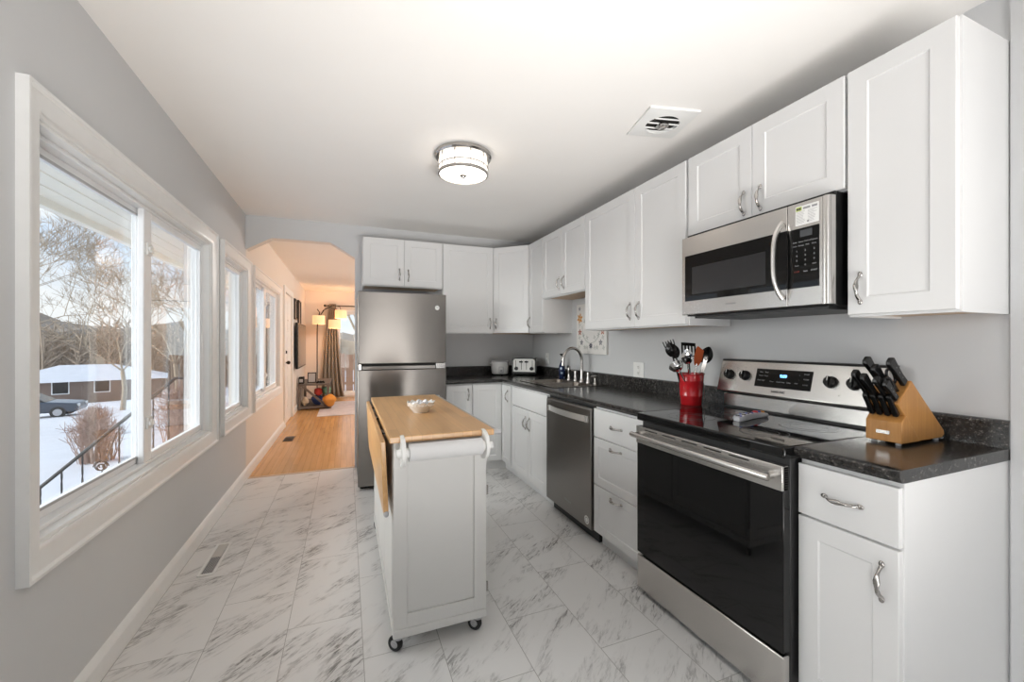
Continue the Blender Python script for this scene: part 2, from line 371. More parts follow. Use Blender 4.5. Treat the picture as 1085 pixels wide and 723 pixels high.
# ------------------------------------------------------------------ windows in the left wall (built in world coordinates, openings in wall)
def casing_profile(mb, y0, y1, z0, z1, cw=.092, t=.030):
    """mitred moulded casing around an opening on the left wall, outer size = opening grown by cw"""
    prof = [(0, .006), (.012, .014), (.020, .0165), (cw-.018, .022), (cw-.010, t), (cw, t), (cw, 0), (0, 0)]
    cor = [(y0, z0, -1, -1), (y1, z0, 1, -1), (y1, z1, 1, 1), (y0, z1, -1, 1)]
    rings = [[mb.v((L+x, y+sy*o, z+sz*o)) for o, x in prof] for y, z, sy, sz in cor]
    n = len(prof)
    for k in range(4):
        a, b = rings[k], rings[(k+1) % 4]
        for i in range(n): mb.face([a[i], a[(i+1) % n], b[(i+1) % n], b[i]])
def frame_yz(mb, y0, y1, z0, z1, fw, x0, x1):
    mb.box(x0, x1, y0, y0+fw, z0, z1); mb.box(x0, x1, y1-fw, y1, z0, z1); mb.box(x0, x1, y0+fw, y1-fw, z0, z0+fw); mb.box(x0, x1, y0+fw, y1-fw, z1-fw, z1)
def window_left(name, W, label, slider=True):
    y0, y1, z0, z1 = W
    t = thing(name, label, 'window', ((L), (y0+y1)/2, z0)); t['kind'] = 'structure'
    mb = WM(t); casing_profile(mb, y0+.01, y1-.01, z0+.01, z1-.01, .085); obj('casing', mb, trimw, t, ang=25)
    mb = WM(t); frame_yz(mb, y0, y1, z0, z1, .022, L-.125, L); obj('jamb', mb, trimw, t, bev=.003)
    a, b, c, d = y0+.022, y1-.022, z0+.022, z1-.022
    mb = WM(t); frame_yz(mb, a, b, c, d, .016, L-.098, L-.036); obj('frame', mb, vinylw, t, bev=.003)
    a += .016; b -= .016; c += .016; d -= .016
    if slider:
        mid = a+(b-a)*.515
        for nm, (p, q, x0, x1, f1, f2) in {'near': (a, mid+.005, L-.094, L-.072, .03, .045), 'far': (mid-.055, b, L-.066, L-.040, .085, .026)}.items():
            mb = WM(t); fh = .036
            mb.box(x0, x1, p, p+f1, c, d); mb.box(x0, x1, q-f2, q, c, d); mb.box(x0, x1, p+f1, q-f2, c, c+fh); mb.box(x0, x1, p+f1, q-f2, d-fh, d); s = obj('sash', mb, vinylw, t, bev=.004)
            mb = WM(t); xm = (x0+x1)/2; mb.box(xm-.003, xm+.003, p+f1-.004, q-f2+.004, c+fh-.004, d-fh+.004); obj('pane', mb, glass, s, smooth=False)
        mb = WM(t); frame_yz(mb, a+.022, mid-.03, c+.028, d-.028, .010, L-.0715, L-.0685); obj('screen_track', mb, greyp, t)
        for z in (c+.19, d-.19):
            mb = WM(t); ym = mid-.012; mb.box(L-.0395, L-.030, ym-.026, ym+.026, z-.03, z+.03); mb.cyl((L-.034, ym, z), (L-.018, ym, z), .016, seg=14); mb.box(L-.026, L-.017, ym-.034, ym-.002, z-.008, z+.008)
            obj('latch', mb, whitep, t, bev=.003)
    else:
        mb = WM(t); frame_yz(mb, a, b, c, d, .032, L-.09, L-.05); s = obj('sash', mb, vinylw, t, bev=.004)
        mb = WM(t); mb.box(L-.073, L-.067, a+.028, b-.028, c+.028, d-.028); obj('pane', mb, glass, s, smooth=False)
    return t
window_left('window_1', W1, 'large white double sliding window nearest the camera, seen in full')
window_left('window_2', W2, 'narrow white window beside the corner-cut arch', slider=False)
window_left('window_3', W3, 'white sliding window in the beige wall beyond the arch')
t5 = thing('fill_window', 'wide plain unseen window added for light behind the camera in the left wall', 'window', (L, W5[0], W5[2])); t5['kind'] = 'structure'  # unseen window, added behind the camera to let in more daylight
mb = WM(t5); casing_profile(mb, W5[0], W5[1], W5[2], W5[3]); obj('casing', mb, trimw, t5)
mb = WM(t5); frame_yz(mb, *W5, .05, L-.1, L-.05); mb.box(L-.1, L-.05, (W5[0]+W5[1])/2-.025, (W5[0]+W5[1])/2+.025, W5[2]+.05, W5[3]-.05); obj('frame', mb, vinylw, t5)
# sliding patio door at the end of the far room
t4 = thing('window_4', 'bright glazed patio door behind the curtain in the far room', 'window', (.875, FAR, 0)); t4['kind'] = 'structure'
mb = WM(t4); mb.frame(-.24, 1.61, .03, 2.03, .05, FAR-.005, FAR+.10); mb.box(.64, .73, FAR+.02, FAR+.07, .08, 1.98); obj('frame', mb, vinylw, t4, bev=.003)
mb = WM(t4); mb.frame(-.19, .68, .08, 1.98, .055, FAR+.03, FAR+.06); s4 = obj('sash', mb, vinylw, t4, bev=.003)
mb = WM(t4); mb.box(-.135, .625, FAR+.042, FAR+.048, .135, 1.925); obj('pane', mb, glass, s4, smooth=False)
mb = WM(t4); mb.box(.73, 1.56, FAR+.042, FAR+.048, .08, 1.98); obj('pane', mb, glass, t4, smooth=False)
# entry door in the left wall beyond the arch
t = thing('door_1', 'white panelled entry door with dark knob beyond the arch', 'door', (L, DOOR[0], 0)); t['kind'] = 'structure'
mb = WM(t)
for y0, y1, z0, z1 in ((DOOR[0]-.085, DOOR[0]+.005, 0, DOOR[3]+.085), (DOOR[1]-.005, DOOR[1]+.085, 0, DOOR[3]+.085), (DOOR[0]+.005, DOOR[1]-.005, DOOR[3]-.005, DOOR[3]+.085)): mb.box(L, L+.02, y0, y1, z0, z1)
obj('casing', mb, trimw, t, bev=.005)
mb = MB(Matrix.Translation((0, 0, 0)) @ Matrix(((0, -1, 0, -.03), (1, 0, 0, 0), (0, 0, 1, 0), (0, 0, 0, 1))))
for z0, z1 in ((.22, .75), (.83, 1.36), (1.44, 1.94)):
    for x0, x1 in ((.09, .44), (.48, .83)): mb.frame(x0, x1, z0, z1, .022, -.024, -.0185)
mb.box(.005, .915, -.02, .02, .008, 2.03); leaf = obj('door_leaf', mb, trimw, t, bev=.003)
mb = WM(t); mb.cyl((L-.012, 7.10, .96), (L+.03, 7.10, .96), .010); mb.ball((L+.045, 7.10, .96), .027); mb.cyl((L-.012, 7.10, .96), (L-.004, 7.10, .96), .032); obj('doorknob', mb, bronze, leaf)
mb = WM(t); mb.cyl((L-.012, 7.10, 1.12), (L+.012, 7.10, 1.12), .028); mb.box(L+.012, L+.026, 7.095, 7.105, 1.10, 1.14); obj('deadbolt', mb, bronze, leaf)
mb = WM(t); mb.lathe([(.022, -.004), (.03, .0), (.022, .004)], (L-.006, 7.45, 1.62), 14, .3, 1); obj('door_knocker', mb, nickel, leaf)

# ------------------------------------------------------------------ handles, cabinets
def handle_mesh():
    mb = MB(); n = 22; pts, rs, tw = [], [], []
    for i in range(n+1):
        s = -1+2*i/n; pts.append((0, -.004-.024*(1-abs(s)**2.6), .046*s)); rs.append(.0036+.0022*(1-abs(s))**.7*(1 if abs(s) < .55 else .6)); tw.append(s*PI*1.0)
    mb.tube(pts, rs, 10, True, 1.45, tw)
    for s in (-1, 1):
        mb.ball((0, -.003, .050*s), .0078, .0046, .0105, 12, 8); mb.ball((0, -.008, .043*s), .0052, .005, .006, 10, 6)
    return mb.mesh('handle', nickel, True, 60)
HANDLE = handle_mesh()
def handle(parent, x, z, horiz=False, y=-.02): return put('handle', HANDLE, parent, (x, y, z), (0, PI/2 if horiz else 0, 0))
ARW = -PI/2        # fronts that look at -X (right wall run): local x runs towards the camera

def cabinet(name, label, cat, loc, a, w, h, d, fronts, toe=0., upper=False, openz=None, toe_in=.045, group=None, z0=0.):
    t = thing(name, label, cat, loc, a, group)
    if upper:
        mb = MB(); mb.box(0, w, 0, d, .016, h); mb.box(0, w, 0, .018, 0, .016); mb.box(0, .016, .018, d, 0, .016); mb.box(w-.016, w, .018, d, 0, .016)
        obj('body', mb, cabw, t, smooth=False)
        mb = MB(); mb.box(.0165, w-.0165, .0185, d-.001, .008, .0155); obj('underside', mb, underw, t, smooth=False)['label'] = 'bare wood underside'
    else:
        mb = MB(); mb.box(0, w, 0, d, toe, openz or h)
        if openz: mb.box(0, w, 0, .018, openz, h); mb.box(0, .018, .018, d, openz, h); mb.box(w-.018, w, .018, d, openz, h)
        obj('body', mb, cabw, t, bev=.0015, smooth=False)
        if toe: mb = MB(); mb.box(.0, w, toe_in, d, 0, toe-.0005); obj('toe_kick', mb, cabw, t, smooth=False)
    for f in fronts:
        mb = MB(); k = f[0]
        if k in ('door', 'panel_drawer'): mb.shaker(f[1], f[2], f[3], f[4], st=.062 if k == 'door' else .05)
        else: mb.box(f[1], f[2], -.02, 0, f[3], f[4])
        nm = {'door': 'door', 'panel_drawer': 'drawer', 'drawer': 'drawer', 'slab': 'false_drawer_front'}[k]
        o = obj(nm, mb, cabw, t, bev=0 if k in ('door', 'panel_drawer') else .002, ang=20)
        if len(f) > 5 and f[5]: handle(o, *f[5])
    return t
XU = 1.755; DU = R-XU-.001; HU = 2.27-1.357; ZU = 1.357
g = .0025
def upper_r(label, y_hi, y_lo, z, h, fronts): return cabinet('wall_cabinet', label, 'cabinet', (XU, y_hi, z), ARW, y_hi-y_lo, h, DU, fronts, upper=True)
# near single door cabinet, right of the microwave
w = .962-.657
upper_r('white single-door wall cabinet right of the microwave, nearest the camera', .962, .657, ZU, HU, [('door', .003, w-.006, .008, HU-.003, (.045, .103))])
w = 1.733-.967; hh = 2.27-1.835
upper_r('short white two-door wall cabinet directly above the microwave', 1.733, .967, 1.835, hh, [('door', g, w/2-g/2, .008, hh-.003, (w/2-.040, .082)), ('door', w/2+g/2, w-g, .008, hh-.003, (w/2+.044, .082))])
w = 2.782-1.738; mid = 2.782-2.181
upper_r('wide white two-door wall cabinet between microwave and sink', 2.782, 1.738, ZU, HU, [('door', g, mid-g/2, .008, HU-.003, (mid-.047, .112)), ('door', mid+g/2, w-.012, .008, HU-.003, (mid+.04, .112))])
w = 3.532-2.786; hh = 2.27-1.675
upper_r('short white two-door wall cabinet above the sink', 3.532, 2.786, 1.675, hh, [('door', g, w/2-g/2, .008, hh-.003, (w/2-.042, .108)), ('door', w/2+g/2, w-g, .008, hh-.003, (w/2+.042, .108))])
w = 3.86-3.536
upper_r('narrow white wall cabinet between the diagonal corner one and the short one over the sink', 3.86, 3.536, ZU, HU, [('door', g, w-g, .008, HU-.003, (.035, .11))])
# diagonal corner wall cabinet
YU = B-.325
dx, dy = 1.755-1.452, 3.864-(YU+.02); ang = math.atan2(dy, dx); wd = math.hypot(dx, dy)
t = thing('corner_wall_cabinet', 'white diagonal-front wall cabinet in the corner above the toaster', 'cabinet', (1.452, YU+.02, ZU), ang)
P5 = [(1.452, YU+.02), (1.755, 3.864), (R-.001, 3.864), (R-.001, B-.001), (1.452, B-.001)]
mb = WM(t); mb.prism(P5, 'z', ZU+.012, 2.27); obj('body', mb, cabw, t, smooth=False)
mb = WM(t); mb.prism([(1.47, YU+.04), (1.758, 3.885), (R-.01, 3.885), (R-.01, B-.01), (1.47, B-.01)], 'z', ZU+.004, ZU+.0118); obj('underside', mb, underw, t, smooth=False)['label'] = 'bare wood underside'
mb = MB(); mb.shaker(.012, wd-.012, .008, HU-.003); o = obj('door', mb, cabw, t, ang=20); handle(o, .045, .105)
# back wall cabinets
cabinet('wall_cabinet', 'tall white single-door wall cabinet on the back wall right of the refrigerator', 'cabinet', (.906, YU+.02, ZU), 0, .542, HU, .303, [('door', g, .54, .008, HU-.003, (.503, .108))], upper=True)
hh = 2.27-1.805
cabinet('wall_cabinet', 'short white two-door wall cabinet above the refrigerator', 'cabinet', (.145, YU+.02, 1.805), 0, .757, hh, .303, [('door', g, .3775, .008, hh-.003, (.335, .12)), ('door', .3805, .755, .008, hh-.003, (.418, .115))], upper=True)

# base cabinets
XB = 1.45; DB = R-XB-.001; HB = .868
def base_r(label, y_hi, y_lo, fronts, toe=.1, openz=None): return cabinet("base_cabinet", label, 'cabinet', (XB, y_hi, 0), ARW, y_hi-y_lo, HB, DB, fronts, toe=toe, openz=openz)
w = .94-.659
base_r('white base cabinet with one drawer over one door at the near counter end', .94, .659, [('drawer', .001, w-.004, .684, .853, (.135, .768, True)), ('door', .001, w-.004, .098, .676, (.238, .573))])
w = 2.192-1.716
base_r('white base cabinet with three drawers between range and dishwasher', 2.192, 1.716, [('drawer', g, w-.005, .682, .855, (.232, .770, True)), ('panel_drawer', g, w-.005, .388, .677, (.227, .640, True)), ('panel_drawer', g, w-.005, .094, .383, (.232, .350, True))])
w = 3.588-2.832
base_r('white sink base cabinet with false drawer front over two doors', 3.588, 2.832, [('slab', .03, w-.006, .692, .856), ('door', .03, .388, .098, .686, (.346, .572)), ('door', .392, w-.006, .098, .686, (.426, .572))], openz=.715)
# corner base cabinet with a two-leaf corner door
t = thing('corner_base_cabinet', 'white corner base cabinet with angled two-leaf door under the toaster', 'cabinet', (XB, 3.85, 0), 0)
mb = WM(t); mb.prism([(XB, 3.592), (R-.001, 3.592), (R-.001, B-.001), (1.130, B-.001), (1.130, 3.852), (XB, 3.852)], 'z', .1, HB); obj('body', mb, cabw, t, smooth=False)
mb = WM(t); mb.prism([(XB+.045, 3.592), (R-.001, 3.592), (R-.001, B-.001), (1.130, B-.001), (1.130, 3.897), (XB+.045, 3.897)], 'z', 0, .0995); obj('toe_kick', mb, cabw, t, smooth=False)
mb = WM(t); mb.M = mb.M @ Matrix.Translation((XB, 3.83, 0)) @ Matrix.Rotation(ARW, 4, 'Z'); mb.shaker(.004, .236, .098, .855, st=.05); o = obj('door', mb, cabw, t, ang=20)
put('handle', HANDLE, o, (XB-.02-t.location.x, 3.665-t.location.y, .752), (0, 0, ARW))
mb = WM(t); mb.M = mb.M @ Matrix.Translation((1.132, 3.852, 0)); mb.shaker(.002, .296, .098, .855, st=.055); obj('door', mb, cabw, t, ang=20)
cabinet('base_cabinet', 'narrow white single-door base cabinet between refrigerator and corner', 'cabinet', (.872, 3.852, 0), 0, .256, HB, B-3.853, [('door', .003, .252, .098, .855, (.213, .765))], toe=.1)

# ------------------------------------------------------------------ countertops
CH = .907
EDGE = [(.010, 0), (.0035, -.0015), (0, -.006), (.0005, -.020), (.006, -.027), (.010, -.036), (.03, -.038), (.03, 0)]
CF = 1.415; CB = B-.645
t = thing('countertop', 'long black speckled L-shaped countertop holding the sink', 'countertop', (1.74, 2.9, .869))
SX0, SX1, SY0, SY1 = 1.515, 1.99, 2.885, 3.515
mb = WM(t)
for x0, x1, y0, y1 in ((CF+.03, R-.001, 1.714, SY0), (CF+.03, SX0, SY0, SY1), (SX1, R-.001, SY0, SY1), (CF+.03, R-.001, SY1, B-.001), (.862, CF+.03, CB+.03, B-.001)): mb.box(x0, x1, y0, y1, .869, CH)
mb.prism([(CF+x, CH+z) for x, z in EDGE], 'y', 1.714, CB+.03); mb.prism([(CB+x, CH+z) for x, z in EDGE], 'x', .862, CF+.03)
obj('worktop', mb, granite, t, ang=25)
mb = WM(t); SP = [(R-.001, CH), (R-.022, CH), (R-.021, CH+.01), (R-.021, CH+.084), (R-.017, CH+.092), (R-.008, CH+.094), (R-.001, CH+.094)]
mb.prism(SP, 'y', 1.714, B-.001); mb.prism([(B-R+x, z) for x, z in SP], 'x', .862, R-.021); obj('backsplash', mb, granite, t, ang=25)
t = thing('countertop', 'short black speckled countertop carrying the knife block', 'countertop', (1.74, .8, .869))
mb = WM(t); mb.box(CF+.03, R-.001, .654, .943, .869, CH); mb.prism([(CF+x, CH+z) for x, z in EDGE], 'y', .654, .943); obj('worktop', mb, granite, t, ang=25)
mb = WM(t); mb.prism(SP, 'y', .652, .943); obj('backsplash', mb, granite, t, ang=25)
# ------------------------------------------------------------------ electric range
t = thing('electric_range', 'stainless electric range with black glass cooktop and oven door', 'stove', (1.37, 1.708, 0), ARW)
WR = .763
mb = MB(); mb.box(.004, WR-.004, .035, .665, .03, .868); obj('body', mb, blacks, t, bev=.003)
mb = MB(); mb.box(0, WR, .0, .60, .869, .908); obj('cooktop', mb, blackg, t, bev=.007, seg=3)
burn = [(.20, .16, .105), (.57, .16, .085), (.20, .43, .08), (.57, .43, .105)]
for bx, by, br_ in burn:
    mb = MB()
    for rr in (br_, br_*.62):
        pr = [(rr-.0012, 0), (rr-.0012, .0004), (rr+.0012, .0004), (rr+.0012, 0)]; mb.lathe(pr, (bx, by, .908), 40)
    obj('burner_ring', mb, ink, t)
mb = MB(); mb.box(.01, WR-.01, .5995, .668, .868, .915); mb.box(.004, WR-.004, .625, .668, .915, 1.16); obj('backguard', mb, blacks, t, bev=.002)
mb = MB(); mb.box(.006, WR-.006, .596, .628, .916, .984); obj('riser_panel', mb, steel, t, bev=.003)
# sloped control panel
PY0, PZ0, PY1, PZ1 = .560, 1.0, .600, 1.165
mb = MB(); mb.prism([(PY0, PZ0), (PY0+.006, PZ0-.006), (.64, PZ0-.006), (.664, PZ1), (PY1+.004, PZ1)], 'x', -.010, WR+.004); cp = obj('control_panel', mb, steel, t, bev=.004)
mb = MB(); mb.prism([(PY1-.001, PZ1-.001), (PY1+.003, PZ1+.006), (.666, PZ1+.006), (.666, PZ1-.001)], 'x', -.005, WR+.005); obj('top_cap', mb, blacks, cp, bev=.002)
tilt = math.atan2(PY1+.004-PY0, PZ1-PZ0)
MP = Matrix.Translation((0, PY0, PZ0)) @ Matrix.Rotation(-tilt, 4, 'X')       # local panel frame: x along, z up the slope, -y outwards
prot = (PI/2-tilt, 0, 0)
def onp(x, z, y=0): return tuple(MP @ Vector((x, y, z)))
mb = MB(MP); mb.box(.212, .487, -.0022, .002, .042, .134); dp = obj('display_panel', mb, blackg, cp, bev=.001)
blue = mat('clock_blue', (.05, .15, .4), .5, emit=(.15, .45, 1.0), estr=2.2)
text('clock_digits', '9:09', .020, dp, onp(.355, .101, -.0028), prot, blue, bold=.0006)
for k, (x, z, s) in enumerate([(.240, .117, 'Bake'), (.268, .117, 'Broil'), (.240, .098, 'Warm'), (.268, .098, 'Clean'), (.245, .075, 'Oven Light'), (.30, .072, 'Timer'), (.345, .072, 'Cook Time'), (.385, .072, 'Delay'), (.42, .072, 'OFF'), (.43, .112, '+'), (.43, .09, '-'), (.462, .118, 'START'), (.462, .094, 'CLEAR'), (.462, .068, 'LOCK')]):
    text('panel_lettering', s, .0085, dp, onp(x, z, -.0026), prot, keyw, .0002)
text('badge', 'SAMSUNG', .0150, cp, onp(.339, .0225, -.0004), prot, ink, .0004, bold=.0003)
for x in (.057, .152, .566, .656):
    mb = MB(MP); mb.cyl((x, 0, .092), (x, -.008, .092), .027, .026, 32); mb.cyl((x, -.008, .092), (x, -.026, .092), .0225, .0205, 32); mb.box(x-.0055, x+.0055, -.033, -.008, .070, .114)
    kb = obj('knob', mb, blackp, cp, bev=.0015)
    mb = MB(MP); mb.box(x-.0012, x+.0012, -.0336, -.0325, .094, .113); obj('pointer', mb, whitep, kb)
    for q in (0, 1, 2, 3, 4): pass
for x, z in ((.098, .135), (.05, .135), (.146, .135), (.56, .137), (.648, .137), (.098, .045), (.604, .038)):
    text('panel_lettering', 'o', .009, cp, onp(x, z, -.0003), prot, ink, .0002)
# oven door
mb = MB(); mb.box(.004, WR-.004, .0, .034, .206, .842); dr = obj('oven_door', mb, blackg, t, bev=.003)
mb = MB(); mb.box(.004, WR-.004, -.006, .026, .757, .843); dband = obj('door_band', mb, steel, dr, bev=.003); dband['label'] = 'stainless band with vent slots'
mb = MB()
for x0 in (.07, .19, .31, .43, .55): mb.box(x0, x0+.085, -.0066, -.004, .828, .8335)
obj('vent_slot', mb, darkin, dband)
mb = MB()
for k in range(9): mb.box(WR-.0044, WR-.0034, .002, .022, .766+k*.008, .7695+k*.008)
obj('side_vent', mb, darkin, dband)
mb = MB(); hz = .806
mb.tube([(.022, -.048, hz), (.03, -.05, hz), (.38, -.054, hz), (WR-.03, -.05, hz), (WR-.022, -.048, hz)], .0125, 16)
for x in (.04, WR-.04): mb.tube([(x, -.004, hz), (x, -.05, hz)], [.014, .010], 14)
obj('oven_handle', mb, steel, dr, ang=50)
mb = MB(); mb.box(.004, WR-.004, .0, .034, .026, .194); obj('storage_drawer', mb, steel, t, bev=.006, seg=3)
for x in (.035, WR-.035):
    for y in (.06, .62): mb = MB(); mb.cyl((x, y, 0), (x, y, .0298), .022, .016, 16); obj('foot', mb, blackp, t)

# ------------------------------------------------------------------ over-the-range microwave
t = thing('microwave', 'stainless over-the-range microwave with black window and white sticker', 'microwave', (1.665, 1.704, 1.39), ARW)
WMW = .728; HM = .425
mb = MB(); mb.box(.004, WMW-.003, .032, .393, .012, HM+.018); obj('body', mb, blackp, t, bev=.003)
mb = MB(); mb.box(.05, WMW-.03, .04, .38, 0, .0118); obj('bottom_grille', mb, blacks, t)
mb = MB(); mb.box(0, .566, 0, .031, .018, HM); md = obj('door', mb, steel, t, bev=.003)
mb = MB(); mb.box(.5685, .700, 0, .031, .018, HM); mc = obj('control_panel', mb, steel, t, bev=.002)
mb = MB(); mb.prism([(.7015, .031), (.7015, .0), (.712, -.001), (.722, .004), (.727, .014), (.728, .031)], 'z', .018, HM); obj('end_trim', mb, steel, t, ang=40)
mb = MB(); mb.box(.022, .5655, -.0015, .004, .089, .327); mw = obj('door_window', mb, blackg, md, bev=.001)
inner = mat('window_mesh', (.028, .028, .03), .12, spec=.5)
mb = MB(); mb.box(.072, .475, -.0022, 0, .122, .262); obj('inner_window', mb, inner, mw)
mb = MB(); mb.box(.569, .690, -.0015, .004, .088, .324); mk = obj('keypad', mb, blackg, mc, bev=.001)
mb = MB(); mb.box(.619, .664, -.0022, 0, .288, .315); obj('display', mb, mat('lcd_grey', (.07, .075, .08), .2), mk)
labels = [['Auto', 'Sensor', 'Defrost', 'Popcorn'], ['Cook', 'Reheat', 'Melt', 'More']]
for r, row in enumerate(labels):
    for c, s in enumerate(row): text('key_lettering', s, .0075, mk, (.598+c*.0245, -.0019, .270-r*.015), FRONT, keyw, .0002)
for r, row in enumerate((('1', '2', '3'), ('4', '5', '6'), ('7', '8', '9'), ('Timer', '0', 'Clock'))):
    for c, s in enumerate(row): text('key_lettering', s, .010 if len(s) == 1 else .0065, mk, (.606+c*.033, -.0019, .234-r*.019), FRONT, keyw, .0002)
for c, s in enumerate(('STOP', 'Vent', 'START')): text('key_lettering', s, .0085, mk, (.606+c*.033, -.0019, .152), FRONT, keyw if c else mat('stop_red', (.25, .03, .02), .5), .0002)
text('badge', 'SAMSUNG', .0125, md, (.30, -.0004, .055), FRONT, inkg, .0003)
mb = MB(); pts = [(.556-.010*(1-((2*i/14-1)**2)), -.012-.040*(1-(2*i/14-1)**4), .052+.308*i/14) for i in range(15)]
mb.tube(pts, .0125, 12, True, .62); obj('handle', mb, steel, md, ang=50)
mb = MB(); mb.box(.600, .688, -.0012, 0, .335, .411); st = obj('sticker', mb, whitep, mc)
mb = MB(); mb.box(.603, .625, -.0016, -.0011, .392, .408); obj('sticker_mark', mb, mat('sticker_green', (.45, .55, .10), .5), st)
mb = MB(); mb.disc((.609, -.0019, .400), (0, -1, 0), .0045, 14); mb.box(.614, .622, -.0019, -.0016, .396, .404); obj('sticker_mark', mb, ink, st)
mb = MB()
for x0, x1 in ((.630, .657), (.663, .683)): mb.box(x0, x1, -.0016, -.0011, .3955, .4035)
for k in range(9):
    mb.box(.604, .604+.037*(.7+.3*random.random()), -.0015, -.0011, .344+k*.0055, .3452+k*.0055); mb.box(.648, .648+.035*(.6+.4*random.random()), -.0015, -.0011, .344+k*.0055, .3452+k*.0055)
mb.box(.645, .652, -.0016, -.0011, .342, .349); obj('sticker_print', mb, inkg, st)

# ------------------------------------------------------------------ dishwasher
t = thing('dishwasher', 'dark stainless dishwasher with pocket bar handle beside the drawers', 'dishwasher', (1.45, 2.828, 0), ARW)
WD = .630
mb = MB(); mb.box(.004, WD-.002, .0, .58, .09, .866); obj('tub', mb, blacks, t, bev=.002)
mb = MB(); mb.box(.01, WD-.006, .03, .56, 0, .0898); obj('kick_plate', mb, blacks, t, bev=.002)
mb = MB(); mb.prism([(-.0005, .085), (-.028, .085), (-.032, .09), (-.032, .835), (-.022, .848), (-.0005, .848)], 'x', .008, WD-.006); dd = obj('door', mb, steeld, t, bev=.002)
mb = MB(); n = 12
top = [(.055+.52*i/n, -.034-.022*(1-(2*i/n-1)**2)**.8) for i in range(n+1)]
for (x0, y0), (x1, y1) in zip(top, top[1:]):
    a = [mb.v(p) for p in ((x0, y0, .755), (x0, y0, .795), (x1, y1, .795), (x1, y1, .755))]; mb.face(a)
    b = [mb.v(p) for p in ((x0, y0+.006, .755), (x0, y0+.006, .795), (x1, y1+.006, .795), (x1, y1+.006, .755))]; mb.face(b[::-1])
    mb.face([a[0], a[3], b[3], b[0]]); mb.face([a[1], a[2], b[2], b[1]])
bmesh.ops.remove_doubles(mb.bm, verts=mb.bm.verts, dist=1e-5)
mb.box(.05, .062, -.044, -.030, .755, .795); mb.box(.568, .580, -.044, -.030, .755, .795)
obj('handle', mb, satin, dd, ang=40)
mb = MB(); mb.disc((.575, -.0326, .135), (0, -1, 0), .027, 28); sk = obj('sticker', mb, whitep, dd)
mb = MB(); mb.lathe([(.015, 0), (.015, .0004), (.019, .0004), (.019, 0)], (0, 0, 0), 24); o = obj('sticker_print', mb, inkg, sk, loc=(.575, -.0327, .135), rot=FRONT)
text('badge', 'Whirlpool', .020, dd, (.335, -.0323, .172), FRONT, greyp, .0003)

# ------------------------------------------------------------------ refrigerator
t = thing('refrigerator', 'tall stainless top-freezer refrigerator beside the arch opening', 'refrigerator', (.468, 3.72, 0), 0)
mb = MB(); mb.box(-.373, .373, .055, .69, .03, 1.69); obj('cabinet_body', mb, mat('fridge_grey', (.16, .155, .15), .4), t, bev=.004)
def fdoor(z0, z1, nm):
    mb = MB(); n = 14; pr = [(-.375+.75*i/n, -.012*(1-(2*i/n-1)**2)) for i in range(n+1)]
    poly = [(-.378, .05)] + [(-.378, .004)] + pr + [(.378, .004), (.378, .05)]
    mb.prism(poly, 'z', z0, z1); return obj(nm, mb, steelv, t, bev=.004, ang=30)
fz = fdoor(1.082, 1.70, 'freezer_door'); fd = fdoor(.035, 1.026, 'fridge_door')
mb = MB(); mb.box(-.36, .36, .012, .0545, 1.0265, 1.0815); obj('handle_recess', mb, darkin, t)
mb = MB(); mb.box(-.345, .28, .004, .0115, 1.030, 1.060); obj('handle_strip', mb, steeld, t, bev=.003)
for x0, x1 in ((.285, .372), (-.372, -.35)): mb = MB(); mb.box(x0, x1, -.004, .0115, 1.030, 1.078); obj('end_cap', mb, chrome, t, bev=.003)['label'] = 'bright end cap between the doors'
mb = MB(); mb.cyl((.294, -.004, 1.578), (.294, -.014, 1.578), .021, .019, 28); bd = obj('badge', mb, whitep, fz)
text('badge_lettering', 'GE', .018, bd, (.294, -.0144, 1.578), FRONT, inkg, .0003)
for x in (-.34, .34):
    for y in (.08, .65): mb = MB(); mb.cyl((x, y, 0), (x, y, .0298), .02, seg=14); obj('foot', mb, blackp, t)
mb = MB(); mb.box(-.33, .33, .06, .075, .006, .0298); obj('toe_grille', mb, blackp, t)

# ------------------------------------------------------------------ kitchen cart
t = thing('kitchen_cart', 'white rolling kitchen cart with butcher block top and folded leaf', 'cart', (.37, 2.33, 0))
X0, X1, Y0, Y1 = .172, .566, 1.70, 2.94
mb = WM(t); mb.box(X0, X1, Y0, Y1, .072, .108); obj('base_board', mb, cartw, t, bev=.004)
mb = WM(t); mb.box(X0+.014, X1-.014, Y0+.014, Y1-.014, .1085, .861); obj('carcass', mb, cartw, t)
def stile_panel(a0, a1, z0, z1, st, axis, c, s):
    mb = WM(t)
    if axis == 'y': mb.M = mb.M @ Matrix.Translation((0, c, 0))
    else: mb.M = mb.M @ Matrix.Translation((c, 0, 0)) @ Matrix.Rotation(-PI/2*s, 4, 'Z')
    return mb
mb = WM(t); mb.M = mb.M @ Matrix.Translation((0, Y0+.0135, 0)); mb.frame(X0+.002, X1-.002, .109, .861, .055, -.0115, 0); mb.box(X0+.0575, X1-.0575, -.0055, 0, .1645, .8055); obj('end_panel', mb, cartw, t, bev=.0012)
mb = WM(t); mb.M = mb.M @ Matrix.Translation((0, Y1-.0135, 0)); mb.frame(X0+.002, X1-.002, .109, .861, .055, 0, .0115); obj('end_panel', mb, cartw, t, bev=.0012)
MS = Matrix.Translation((X0+.0135, Y1, 0)) @ Matrix.Rotation(-PI/2, 4, 'Z')
lw = Y1-Y0
for k in range(3):
    mb = WM(t); mb.M = mb.M @ MS; a = .045+k*(lw-.09)/3; b_ = a+(lw-.09)/3-.012; mb.box(a, b_, -.0115, 0, .125, .845); obj('side_board', mb, cartw, t, bev=.003)
MS2 = Matrix.Translation((X1-.0135, Y0, 0)) @ Matrix.Rotation(PI/2, 4, 'Z')
